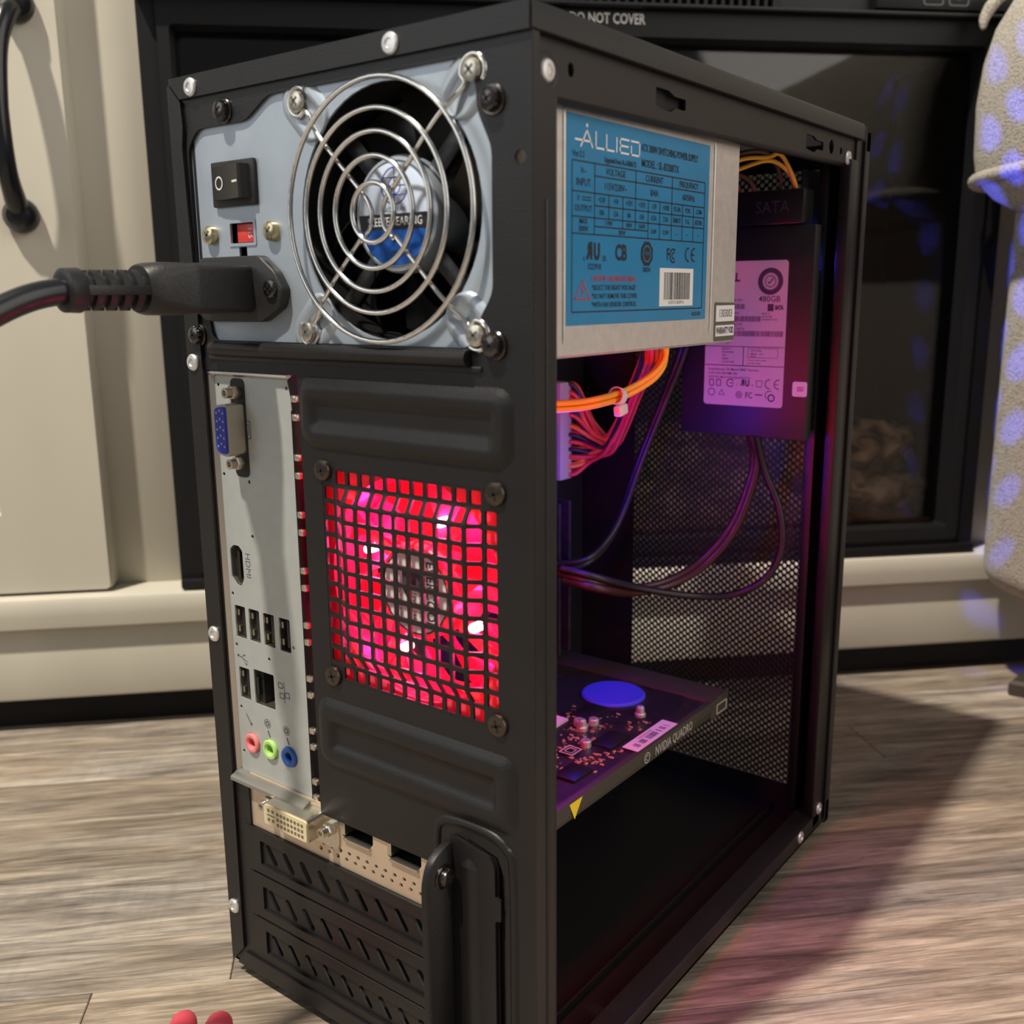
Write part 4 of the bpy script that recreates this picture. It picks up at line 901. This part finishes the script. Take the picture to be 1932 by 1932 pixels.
mb = MB(); mb.box(IO, 16.2, 17.6, 169.6, 180.2, -9.9, -1.0); mb.box(IO, 13.4, 20.4, 167.2, 182.6, -9.95, -9.6); mb.obj('hdmi_tongue', M['plasticfine'], hd, 0)
mb = MB(); cavity(mb, rj, IO, 13); rjo = mb.obj('network_port', M['nickel'], mbd, 0)
mb = MB(); mb.box(IO, 22.8, 34.2, 120.6, 134.4, -12.9, -12.5); mb.box(IO, 22.7, 24.4, 124, 131, -12, -.6); mb.obj('network_socket', M['plasticfine'], rjo, 0)
mb = MB()
for k in range(8): mb.tube([IO(33.8, 123.9+k*1.02, -1.0), IO(32.6, 123.9+k*1.02, -6), IO(30.4, 123.9+k*1.02, -9)], .22, 5)
mb.obj('network_contacts', M['gold'], rjo)
for (a, b), m_, nm in zip(jacks, ('pink', 'green', 'blue'), ('microphone_jack', 'speaker_jack', 'line_jack')):
    mb = MB(); mb.lathe(IO, a, b, [(4.0, -4), (4.0, .9), (3.6, 1.3), (2.6, 1.3), (1.9, .7), (1.75, -3), (.2, -3)], 28); mb.obj(nm, M[m_], mbd, 40, label=m_+' round audio jack')
mb = MB(); mb.box(flat(0), 14, 26, 4, 18, 96, 244); mb.obj('port_block', M['dark'], mbd, 0)
# memory modules and slots, capacitors seen edge-on
mb = MB()
for k in range(3): mb.box(flat(0), 14, 44, 168+k*9, 170+k*9, 92, 172)
mb.obj('memory_module', M['pcb'], mbd, 0)

# =================================================================== REAR FAN
fan = thing('case_fan', 'clear plastic cooling fan lit and tinted red behind the square-hole grille', 'fan', (107, 14, 140))
fcx, fcz = 107.2, 180.4; FF = rear(3.5)
mb = MB(); mb.plate(FF, rrect(fcx-40, fcx+40, fcz-40, fcz+40, 4), [circ(fcx, fcz, 38, 48)], -3.5, 0); mb.plate(FF, rrect(fcx-40, fcx+40, fcz-40, fcz+40, 4), [circ(fcx, fcz, 38, 48)], -21, -18)
mb.lathe(FF, fcx, fcz, [(38.0, -.2), (37.6, -10), (38.0, -20.8), (39.4, -20.8), (39.2, -10), (39.4, -.2), (38.0, -.2)], 48, cap=False)
mb.obj('fan_frame', M['fanred'], fan, 50)
mb = MB(); blades(mb, rear(15), fcx, fcz, 15, 37.2, 11, 0, 0, 6.0, .5, t=1.2, ph0=.3, wide=2.0); mb.obj('fan_blades', M['fanred'], fan, 60)
mb = MB(); mb.lathe(rear(5), fcx-1, fcz-1, [(16.5, -18), (16.5, -1), (15.8, 0), (15.4, .1)], 40); fh = mb.obj('fan_hub', M['fanred'], fan, 50)
FE = rear(4.8); hx_, hz_ = fcx-1, fcz-1
mb = MB(); mb.poly(FE, circ(hx_, hz_, 14.6, 40), .05); mb.obj('hub_sticker', M['paper'], fh, 0)
mb = MB(); q = -math.pi/2
mb.text(FE, 'EVERCOOL', 5.2, hx_+6.8, hz_, .1, q, 'CENTER', .86, .02); mb.text(FE, 'EC8025LL12E', 2.6, hx_+2.6, hz_-2, .1, q, 'CENTER', .9); mb.text(FE, 'DC 12V 0.14A', 2.6, hx_-.4, hz_-3, .1, q, 'CENTER', .9); mb.text(FE, 'MADE IN TAIWAN', 2.0, hx_-6.5, hz_-5, .1, q, 'CENTER', .8)
mb.box(FE, hx_-5.5, hx_+3.6, hz_+1.5, hz_+7.4, .05, .1); mb.poly(FE, [(hx_-6, hz_+1.4), (hx_-1, hz_+1.4), (hx_-2.5, hz_-4.5)], .1); mb.ring(FE, hx_, hz_, 14.0, 14.6, .1, mi=0); mb.text(FE, 'RE', 2.4, hx_+3.0, hz_+10.4, .1, q)
mb.obj('sticker_print', M['inkpurple'], fh, 0)
for k, a in enumerate((45, 135, 225, 315)):
    a = math.radians(a+12); c_, s_ = math.cos(a), math.sin(a); Fk = Frame(rear(8)(fcx, fcz, 0), (c_, 0, s_), (-s_, 0, c_)); mb = MB(); mb.box(Fk, 15, 39, -2.0, 2.0, -2.2, 0, bev=.4); mb.obj('motor_strut', M['fanred'], fan)
for (a, b) in ((115.5, 203.4), (82.8, 190.0), (129.0, 170.8), (97.8, 157.6)):
    mb = MB(); mb.lathe(rear(7), a, b, [(1.6, -4), (1.6, 0), (1.3, .8), (.6, 1.4)], 16); mb.obj('red_led', M['ledred'], fan, 60)
    lamp('red_fan_light', 'POINT', (a, 10.5, b), .085, (1.0, .03, .22), .003)
for (a, b) in ((fcx-30, fcz+30), (fcx+30, fcz+30), (fcx-30, fcz-30), (fcx+30, fcz-30)):
    lamp('red_fan_light', 'POINT', (a*.85+fcx*.15, 9, b*.85+fcz*.15), .055, (1.0, .03, .22), .006)  # extra soft fill to even out the red fan, no LED here
    lamp('red_fan_light', 'POINT', (a, 26.5, b), .19, (1.0, .03, .11), .003)  # extra light added for the red spill into the case

# =================================================================== GRAPHICS CARD
gpu = thing('graphics_card', 'slim black graphics card lying flat inside the case, fan sticker on top coloured with blue light', 'graphics card', (75, 100, 66))
GZ = 84.0; GT = flat(GZ)
mb = MB(); mb.plate(GT, [(14, 6), (124.5, 6), (124.5, 190), (18, 190), (18, 100), (14, 100)], [circ(84, 176, .1, 3)], -1.6, 0); gb = mb.obj('circuit_board', M['pcb'], gpu, 0)
mb = MB(); mb.box(flat(0), 20, 127.2, 10, 196, 76.4, 82.2, bev=1.0); mb.loft([[(124.6, y, 80.4), (127.6, y, 80.4), (127.6, y, 84.6), (126.6, y, 85.0), (124.6, y, 84.8)] for y in (10, 190)]); mb.box(flat(0), 30, 127.4, 184, 203, 74.6, 85.2, bev=1.2)
shroud = mb.obj('shroud', M['shroud'], gpu, 40)
ES = Frame((127.3, 0, 0), Y, Z)
mb = MB(); mb.text(ES, 'NVIDIA QUADRO', 6.0, 130, 80.4, .4, 0, 'LEFT', .72, .012); mb.obj('edge_lettering', M['silvertext'], shroud, 0, label='silver NVIDIA QUADRO lettering')
mb = MB(); mb.ring(ES, 123, 80.4, 2.0, 2.5, .4); mb.ring(ES, 123, 80.4, .9, 1.3, .4, a0=20, a1=300); mb.obj('edge_emblem', M['silvertext'], shroud, 0)
mb = MB(); mb.plate(ES, rrect(189, 200, 76.6, 81.8, .8, 2), [rrect(190, 199, 77.2, 81.2, .5, 2)], .3, .5); mb.obj('edge_mark', M['silvertext'], shroud, 0)
mb = MB(); mb.poly(ES, [(64, 84), (73, 84), (67.5, 76.5)], .4); mb.obj('warning_triangle', M['yellow'], shroud, 0)
mb = MB(); mb.lathe(GT, 84, 166, [(15.5, -1), (15.5, .6), (14.5, 1.4), (2, 1.6)], 40); mb.obj('fan_sticker', M['gpuhub'], gpu)
mb = MB(); mb.ring(GT, 84, 166, 19, 34, .3, 48); mb.obj('fan_recess', M['dark'], gpu, 0)
mb = MB(); mb.box(GT, 118.6, 126.4, 117.2, 152.4, .9, 1.1); gl = mb.obj('serial_sticker', M['paper'], gpu, 0)
mb = MB(); rg = random.Random(8)
y = 121
while y < 149:
    w_ = rg.choice((.4, .7, 1.0)); mb.box(GT, 121.4, 124.6, y, y+w_, 1.1, 1.15); y += w_+rg.choice((.4, .6, 2.0))
mb.text(GT, '0325220066382', 1.8, 120.2, 134, 1.15, rot=math.pi/2); mb.obj('sticker_print', M['inkpurple'], gl, 0)
for (x0, y0, sx_, sy_) in ((86.5, 141, 9, 13), (110.5, 121, 8, 13), (114.5, 86, 8, 11), (103, 101, 4.2, 5.2)):
    mb = MB(); mb.box(GT, x0-sx_/1.6, x0+sx_/1.6, y0-sy_/1.6, y0+sy_/1.6, 0, 1.3, bev=.2); mb.obj('memory_chip', M['chip'], gpu)
mb = MB(); mb.plate(GT, rrect(99.4, 106.6, 97, 105, .4, 1), [rrect(100.2, 105.8, 97.8, 104.2, .3, 1)], 1.3, 1.4); mb.plate(GT, rrect(101, 105, 98.8, 103.2, .3, 1), [rrect(101.5, 104.5, 99.3, 102.7, .2, 1)], 1.3, 1.4); mb.obj('chip_outline', M['silvertext'], gpu, 0)
mb = MB(); mb.box(GT, 76, 83.5, 112, 128, 0, 1.0); mb.obj('white_sticker', M['paper'], gpu, 0)
rg = random.Random(21); parts = 0
smt = []
for nm, m_, dims in (('capacitor', 'ceram', (.9, .5, .6)), ('resistor', 'copper', (.6, .35, .45)), ('solder_joint', 'rivet', (.4, .4, .5))):
    m2 = MB(); m2.box(ORI, -dims[0], dims[0], -dims[1], dims[1], 0, dims[2], bev=.12, seg=1); smt.append((nm, shared(m2, nm, M[m_], 0)))
cl = [(96, 112, 10, 22, 70), (106, 92, 13, 12, 60), (93, 139, 8, 10, 22), (116, 104, 5, 14, 34), (80, 134, 8, 10, 22), (98, 76, 14, 10, 26), (112, 140, 5, 8, 12)]
for (cx, cy, wx, wy, cnt) in cl:
    for k in range(cnt):
        nm, me = smt[rg.choice((0, 0, 1, 1, 2))]
        place(nm, me, gpu, (cx+rg.uniform(-wx, wx), cy+rg.uniform(-wy, wy), GZ), flat(0), spin=rg.choice((0, math.pi/2)))
for (x0, y0) in ((94, 123.5), (107.5, 151.5)):
    mb = MB(); mb.lathe(GT, x0, y0, [(2.6, 0), (2.6, 1.6), (2.0, 2.2), (1.9, 4.6), (1.2, 5.2)], 16); mb.obj('spring_screw', M['rivet'], gpu)
for (x0, y0) in ((95, 131.5), (104.5, 110.5), (90, 127)):
    mb = MB(); mb.lathe(GT, x0, y0, [(2.4, 0), (2.4, 2.6), (2.0, 3.0)], 14); mb.obj('electrolytic_capacitor', M['rivet'], gpu)
# bracket with the monitor sockets
GB = rear(.9)
dp1 = rround([(69.6, 80.6), (84.4, 80.6), (85.6, 82.4), (85.6, 87.6), (69.6, 87.6)], .5, 2); dp2 = [(a+23.4, b) for a, b in dp1]
mb = MB(); mb.plate(GB, [(17, 67.6), (117.5, 67.6), (117.5, 90), (17, 90)], [dp1, dp2]+[circ(57.5+4.6*i+(1.6 if r_ else 0), 71.4+2.8*r_, .9, 10) for i in range(12) for r_ in (0, 1)], -.8, 0); bk = mb.obj('card_bracket', M['bracket'], gpu)
for p in (dp1, dp2):
    mb = MB(); cavity(mb, p, GB, 9); dq = mb.obj('display_port', M['dark'], gpu, 0)
    a0 = min(q[0] for q in p); mb = MB(); mb.box(GB, a0+.2, a0+2.0, 81.6, 87.4, -5, .4); mb.box(GB, a0+1.4, a0+15, 79.8, 80.8, -1, 1.2, bev=.3); mb.obj('port_shell', M['nickel'], dq)
mb = MB(); mb.prism(GB, rround([(27.5, 74.5), (68.5, 74.5), (68.5, 88.5), (27.5, 88.5)], 2.5), 0, .8); dv = mb.obj('dvi_port', M['nickel'], gpu)
mb = MB(); mb.loft([[GB(a, b, d) for a, b in rrect(35.4, 60.6, 77.6, 87.2, 1.6, 4)] for d in (.6, 8.2)]); mb.obj('dvi_shell', M['nickel'], dv, 40)
mb = MB(); mb.loft([[GB(a, b, d) for a, b in rrect(36.0, 60.0, 78.3, 86.5, 1.2, 4)] for d in (8.0, 8.7)]); df = mb.obj('dvi_face', M['dvi'], dv, 40)
mb = MB()
for i in range(8):
    for j in range(3): mb.box(GB, 43.4+i*1.95, 44.6+i*1.95, 79.4+j*2.2, 80.6+j*2.2, 8.6, 8.8)
for a, b in ((38.2, 80.2), (40.6, 80.2), (38.2, 84.0), (40.6, 84.0)): mb.box(GB, a, a+1.2, b, b+1.2, 8.6, 8.8)
mb.box(GB, 37.8, 42.4, 82.5, 82.9, 8.6, 8.8); mb.obj('dvi_contacts', mat('dvi_slot', (.20, .15, .08), .5), df, 0)
for a in (31.0, 64.8): place('jack_nut', SM['jack_nut'], dv, GB(a, 82.6, .8), GB)

# =================================================================== CPU COOLER (blue lit fan, mostly behind the rear post)
cool = thing('processor_cooler', 'dusty black processor cooler inside the case below the power supply, blue lit', 'cooler', (20, 110, 118))
mb = MB(); mb.box(flat(0), 14.2, 22, 84, 124, 150, 190); mb.obj('base_block', M['zinc'], cool, 0)
for k in range(22):
    y = 34+k*3.9; mb = MB(); mb.box(flat(0), 22, 52, y, y+.7, 122, 208); mb.obj('fin', M['blackin'], cool, 0)
CF = side(78.0)
mb = MB(); mb.plate(CF, rrect(28, 120, 118, 210, 5), [circ(74, 164, 43, 40)], -3, 0); mb.plate(CF, rrect(28, 120, 118, 210, 5), [circ(74, 164, 43, 40)], -25, -22); mb.lathe(CF, 74, 164, [(43, -.1), (43, -25), (44.5, -25), (44.5, -.1), (43, -.1)], 40, cap=False); mb.obj('fan_frame', M['plasticfine'], cool, 50)
mb = MB(); blades(mb, side(66), 74, 164, 18, 42, 7, 0, 0, 7, .4, t=1.2); mb.obj('fan_blades', M['cpublue'], cool, 60)
mb = MB(); mb.lathe(CF, 74, 164, [(19, -20), (19, -1.5), (17.5, 0), (4, .1)], 32); mb.obj('fan_hub', M['plasticfine'], cool, 50)
for (y, z) in ((112, 204), (112, 124)):
    mb = MB(); mb.lathe(CF, y, z, [(2.0, -2), (2.0, 1.0), (1.0, 2.4)], 14); mb.obj('blue_led', M['ledblue'], cool, 60)
lamp('blue_led_light', 'POINT', (88, 146, 188), .17, (.02, .03, 1.0), .004)
lamp('blue_led_light', 'POINT', (60, 178, 176), .012, (.02, .03, 1.0), .004)

# =================================================================== SOLID STATE DRIVE AND BAY
ssd = thing('solid_state_drive', 'black solid state drive with white 480GB label at the case front', 'storage drive', (113, 240, 205))
class Scaled(Frame):
    k = 1.0
    def __call__(s, a, b, d=0.0): return s.o + (s.ax*a + s.ay*b)*s.k + s.az*d
DF = Scaled((324.56*(1-.98485), 228.0, 274.53*(1-.98485)), X, Z); DF.k = .98485
mb = MB(); mb.box(DF, 80, 146.5, 205, 305, -7, 0, bev=.8); mb.obj('drive_body', M['plastic'], ssd)
mb = MB(); mb.prism(DF, rrect(92.8, 134.3, 220, 289.4, 1.6, 4), 0, .15); dl = mb.obj('drive_label', M['drivepaper'], ssd, 0)
mb = MB(); d = .2
def t2(t, size, a, b, sx=.9, al='CENTER', bold=.01, rot=0): mb.text(DF, t, size, a, b, d, rot, al, sx, bold)
mb.text(DF, 'DELL', 5.4, 104.4, 281.6, d, 0, 'CENTER', .95, .04)
mb.ring(DF, 125.7, 279.7, 4.1, 6.3, d, 40)
for k in range(24):
    t = 2*math.pi*k/24; mb.poly(DF, [(125.7+r*math.cos(t+o), 279.7+r*math.sin(t+o)) for r, o in ((4.2, -.09), (3.5, 0), (4.2, .09))], d)
mb.ring(DF, 125.7, 279.7, 2.4, 2.8, d); mb.line(DF, 124.4, 279.6, 125.3, 278.6, .55, d); mb.line(DF, 125.2, 278.7, 127.2, 281.2, .55, d)
t2('480GB', 3.9, 125.6, 271.4, 1.0); mb.box(DF, 124.8, 127.8, 265.8, 269.2, .1, d); mb.text(DF, 'SATA', 2.6, 130.6, 267.4, d, 0, 'CENTER', .65, .08)
def bars(a0, a1, b0, b1, seed):
    rg = random.Random(seed); a = a0
    while a < a1: w_ = rg.choice((.2, .3, .5)); mb.box(DF, a, min(a+w_, a1), b0, b1, .1, d); a += w_+rg.choice((.25, .35))
bars(95, 113, 266.8, 269.2, 1); bars(95, 121.4, 260.8, 263.4, 2); bars(95, 133, 253.8, 256.4, 3)
t2('REV A03', 1.6, 109, 271, al='CENTER'); t2('CN-0T1WH8-JT120-99BHEC', 1.5, 95, 264.8, .85, 'LEFT'); t2('SSDSC2KG480G8R  LBATYPE', 1.6, 95, 259.4, .85, 'LEFT'); t2('MODEL 480T2N-1AT12ABGA', 1.6, 95, 257.4, .9, 'LEFT'); t2('FW 0528', 1.6, 95, 252.6, .9, 'LEFT'); t2('5V 1.2A / 12V 1.8A', 1.5, 95, 250.6, .9, 'LEFT')
t2('MADE IN', 1.2, 122, 264.6, .8, 'LEFT'); t2('SINGAPORE', 1.2, 122, 263.2, .8, 'LEFT'); t2('WARRANTY VOID', 1.2, 122, 261.8, .8, 'LEFT')
mb.line(DF, 92.8, 250.0-1.2, 134.3, 250.0-1.2, .35, d); mb.line(DF, 92.8, 239.6, 134.3, 239.6, .4, d); mb.line(DF, 113.3, 239.6, 113.3, 248.8, .4, d)
for i, t in enumerate(('MADE IN', 'SINGAPORE', '2019', 'SERIES 1', 'CN-0T1WH8')): t2(t, 1.4, 102, 247.6-i*1.6, .85, 'LEFT')
mb.plate(DF, rrect(115.6, 131, 243.6, 248.2, .2, 1), [rrect(115.8, 130.8, 243.8, 248.0, .2, 1)], .1, d); t2('SATA 6Gb/s', 1.3, 117, 247.0, .9, 'LEFT'); t2('480GB   1.5A', 1.3, 117, 245.4, .9, 'LEFT'); t2('5VDC', 1.2, 117, 244.2, .9, 'LEFT'); t2('Firmware update available', 1.0, 115.8, 242.4, .9, 'LEFT'); t2('see support pages', 1.0, 115.8, 241.0, .9, 'LEFT')
t2('Leopoldstrasse 256 Munich 80807 Germany', 1.75, 95, 237.6, .85, 'LEFT'); t2('CAN ICES-3(B)/NMB-3(B)', 1.6, 95, 235.6, .9, 'LEFT'); t2('HSTP SSN MH3-WTFG2AAXXXTUC', 1.6, 95, 233.6, .9, 'LEFT')
mb.text(DF, 'R', 4.0, 113.6, 231.2, d, 0, 'CENTER', -.8, .06); mb.text(DF, 'U', 4.0, 116.0, 231.0, d, 0, 'CENTER', .8, .06); t2('c', 1.6, 110.6, 230.4); t2('us', 1.6, 118.6, 230.4)
mb.ring(DF, 107, 231, 1.6, 2.1, d, a0=30, a1=330); mb.line(DF, 106.6, 231, 109, 231, .4, d); mb.line(DF, 121, 229.6, 123.4, 229.6, .3, d); mb.line(DF, 121, 229.6, 120.6, 232.6, .3, d); mb.line(DF, 123.4, 229.6, 123.8, 232.6, .3, d); mb.line(DF, 120.4, 232.6, 124, 232.6, .3, d)
mb.ring(DF, 127.4, 231.2, 1.9, 2.4, d, a0=80, a1=280); mb.ring(DF, 132.0, 231.2, 1.9, 2.4, d, a0=80, a1=280); mb.box(DF, 130.2, 131.8, 231.0, 231.4, .1, d)
for a in (95.6, 99.4): mb.plate(DF, rrect(a, a+2.6, 229.2, 232.6, .4, 1), [rrect(a+.4, a+2.2, 229.6, 232.2, .3, 1)], .1, d)
mb.ring(DF, 97, 226.2, 1.5, 1.9, d); mb.line(DF, 101, 225, 104, 225, .3, d); mb.line(DF, 101, 225, 102.5, 227.6, .3, d); mb.line(DF, 104, 225, 102.5, 227.6, .3, d)
mb.ring(DF, 111.8, 225.4, 1.3, 1.7, d); mb.ring(DF, 111.8, 225.4, .4, .8, d); mb.text(DF, 'FC', 4.2, 117, 225.2, d, 0, 'CENTER', .8, .015); mb.line(DF, 120.2, 225.8, 124, 225.8, .6, d); mb.ring(DF, 128.6, 224.6, 1.2, 1.9, d); mb.ring(DF, 127.6, 225.8, 1.9, 2.3, d, a0=60, a1=230)
mb.obj('label_print', M['inkpurple'], dl, 0)
mb = MB(); mb.prism(DF, rrect(139, 146.2, 226, 233, 1.0, 3), 0, .15); mb.obj('side_sticker', M['paper'], ssd, 0)
mb = MB(); mb.text(DF, 'ESD', 2.8, 143, 229.5, .2, sx=.7, bold=.03); mb.obj('side_print', M['inkred'], ssd, 0)
bay = thing('drive_bay', 'black drive connector block marked SATA above the drive label', 'drive bay', (120, 240, 306))
mb = MB(); mb.box(DF, 96, 141, 305.4, 321, -10, 2.5, bev=.8); mb.obj('connector_block', M['plasticfine'], bay)
mb = MB(); mb.text(DF, 'SATA', 7.6, 126, 313.0, 2.6, sx=.92); mb.obj('lettering', mat('faint_grey_print', (.045, .045, .05), .5), bay, 0)

# front blue LED that throws the dots through the perforated front
led = thing('front_led', 'small blue LED lamp behind the drive, shining out through the perforated front', 'lamp', (138, 236, 290))
mb = MB(); mb.lathe(Frame((138, 236.0, 292), (1, 0, 0), (0, 0, 1)), 0, 0, [(1.6, 0), (1.6, -1.0), (.8, -1.4)], 14); mb.obj('led_bulb', M['ledblue'], led, 60)
mb = MB(); mb.loft([[(x, y, z) for x, y in ((136.6, 239), (137.0, 239), (139.2, 258.6), (138.8, 258.6))] for z in (255, 330)]); mb.obj('led_blocker', M['plastic'], led, 0)  # unseen plate added to keep the LED rays off the base board
lamp('front_led_light', 'SPOT', (138, 238, 292), 5.5, (.05, .08, 1.0), .0003, aim=(166, 480, 262), spot_size=math.radians(84), spot_blend=.25)

# =================================================================== CABLES
def wire(path, r, m_, parent, name='wire', n=8):
    mb = MB(); mb.tube(catmull(path, 6), r, n); return mb.obj(name, M[m_], parent, 80)
atx = thing('main_power_cable', 'bundle of red and orange wires fanning into the ivory main power connector', 'cable', (40, 200, 180))
mb = MB(); mb.box(flat(0), 20, 36, 190, 200.5, 181, 231, bev=.6); mb.obj('connector', M['conn'], atx)
mb = MB(); mb.box(flat(0), 14, 24, 188.5, 202, 179.5, 232.5, bev=.5); mb.obj('socket', M['conn'], atx)
rg = random.Random(4); cols = ['wirered', 'wireorange', 'wirered', 'wireblack', 'wirered', 'wireblack', 'wireorange', 'wirered', 'wireblack', 'wirered', 'wirered', 'wireblack']
for i in range(12):
    for row in range(2):
        z = 184+i*4.1; o = Vector((rg.uniform(-3.2, 3.2), rg.uniform(-3.2, 3.2), rg.uniform(-2.6, 2.6))); o2 = o*.9
        mid = (56, 204.5, 198)
        path = [Vector((31, 196+row*3.6, z)), Vector((38, 199.5+row*2.5, z+rg.uniform(-1, 1))), Vector((46, 206, z*.45+195*.55))+o*.8, Vector((57, 204.5, 199+(z-205)*.12))+o, Vector((66, 200.5, 210))+o2, Vector((78, 190.5, 225.5))+o2, Vector((92, 176, 239))+o2, Vector((104, 160, 248))+o2, Vector((109, 150, 257))+o2*.8, Vector((109, 140, 265))+o2*.6]
        wire(path, 1.15, cols[i] if row == 0 else rg.choice(['wirered', 'wireblack', 'wireorange', 'wirered']), atx, n=6)
cpu = thing('processor_power_cable', 'pair of yellow wires held by a white tie below the power supply', 'cable', (98, 145, 228))
yl = [(84, 85, 231), (88, 104.5, 229.9), (92, 121.7, 229.4), (96, 131.8, 230.3), (98, 144.6, 231.8), (102, 154.3, 235.4), (106, 161.3, 240.1), (108, 165.2, 246), (108.5, 164, 253), (109, 155, 261), (109, 140, 266)]
for dz, dy, dx in ((1.3, 0, .6), (-1.4, .2, .2), (0, 1.2, -2.0)): wire([(x+dx, y+dy*.5, z+dz) for x, y, z in yl], 1.35, 'wireyellow', cpu)
Ft = Frame((98, 144.6, 231.6), (0, .1, 1), (1, 0, 0))
mb = MB(); mb.lathe(Frame((98, 143.4, 231.6), (0, .25, 1), (1, 0, 0)), 0, 0, [(3.4, -1.8), (3.9, -1.8), (3.9, 1.8), (3.4, 1.8), (3.4, -1.8)], 20, cap=False); tie = mb.obj('cable_tie', M['tie'], cpu)
mb = MB(); mb.box(Frame((99.2, 143.6, 226.4), (0, 1, .2), (0, -.2, 1)), -3.4, 3.4, -3.0, 1.6, -1.5, 2.2, bev=.8); mb.obj('tie_head', M['tie'], cpu)
sa = thing('drive_data_cable', 'thin black cable curving down from the drive to the left', 'cable', (100, 210, 128))
wire([(120.0, 232, 207.0), (122.3, 236.0, 195.4), (120.0, 236.0, 179.5), (113.4, 232.0, 157.6), (101.4, 225.0, 139.3), (88.5, 210.0, 129.4), (78.7, 190.0, 129.0), (75.8, 165.0, 136.7), (60, 158, 140)], 2.3, 'wiredark', sa)
wire([(118.6, 232, 207.0), (120.6, 235.6, 195.4), (118.2, 235.6, 180.5), (111.6, 231.6, 159.6), (99.4, 224.4, 141.3), (86.5, 209.0, 131.4), (76.7, 189.0, 131.6), (73.8, 164.0, 139.7), (58, 157, 143)], 1.8, 'wiredark', sa)
sb = thing('drive_power_cable', 'black cable looping wide from the drive past the perforated front', 'cable', (115, 225, 124))
wire([(123.0, 232, 207.0), (126.3, 237.0, 187.8), (134.5, 237.0, 170.2), (136.8, 236.0, 149.2), (129.6, 233.0, 133.7), (115.1, 228.0, 124.9), (98.0, 215.0, 124.6), (81.7, 190.0, 132.2), (75.8, 165.0, 141.9), (60, 156, 146)], 1.9, 'wireblack', sb)
sc_ = thing('front_panel_cable', 'dark cable hanging down beside the perforated front of the case', 'cable', (65, 218, 190))
wire([(96, 200, 262), (86, 224, 250), (75, 222.0, 217.8), (65.6, 218.0, 190.3), (59.2, 212.0, 162.6), (56.6, 200.0, 147.6), (53.5, 185.0, 140.6), (40, 178, 138)], 2.0, 'wireblack', sc_)
wire([(99, 200, 262), (89, 223, 250), (78, 221.0, 219.8), (68.6, 217.0, 192.3), (61.2, 211.0, 164.6), (58.6, 199.0, 150.6), (55.5, 184.0, 143.6), (42, 177, 141)], 1.5, 'wireblack', sc_)
sd_ = thing('drive_supply_cable', 'brown and yellow wires bending into the connector block under the top rail', 'cable', (138, 210, 322))
for k, (pth, m_) in enumerate((([(112, 141.5, 300), (124, 168, 318), (130, 196, 328), (134, 212, 331), (137, 226, 326), (138, 229, 318)], 'wireyellow'), ([(112, 141.5, 305), (120, 165, 322), (126, 190, 332), (133, 208, 334), (132, 226, 326), (130, 229, 318)], 'wirebrown'), ([(110, 141.5, 300), (112, 170, 316), (116, 200, 326), (119, 220, 325), (120, 229, 318)], 'wirebrown'), ([(110, 141.5, 305), (106, 170, 318), (108, 200, 327), (110, 222, 326), (112, 229, 318)], 'wirered'), ([(112, 141.5, 302), (135, 165, 325), (141, 190, 330), (137, 214, 333.5), (138.4, 226, 324), (139, 229, 317)], 'wireyellow'))):
    wire(pth, 1.0, m_, sd_)
# =================================================================== RED GRIPS IN THE FOREGROUND
pl_ = thing('pliers', 'pair of red rounded grips at the bottom edge of the picture', 'pliers', (22, -50, -6))
for (a, b, sgn) in (((15, -34), (37, -69), 1), ((27, -26), (53, -59), -1)):
    mb = MB(); P_ = catmull([(a[0], a[1], 1), ((a[0]*2+b[0])/3+sgn*1.5, (a[1]*2+b[1])/3, 1.5), ((a[0]+2*b[0])/3+sgn*1.5, (a[1]+2*b[1])/3, 1.5), (b[0]-sgn*4, b[1], 1)], 5); n = len(P_)
    mb.tube(P_, [5.2*min(1, .45+.3*min(i, n-1-i)) for i in range(n)], 14); mb.obj('grip', M['redgrip'], pl_, 80)
mb = MB(); mb.box(Frame((51, -73, -3), (.60, -.80, 0), (.80, .60, 0)), -8, 34, -6, 6, -2, 4, bev=1.5); mb.obj('jaw', M['steel'], pl_)

for o in bpy.data.objects:
    if '_o' in o: del o['_o']
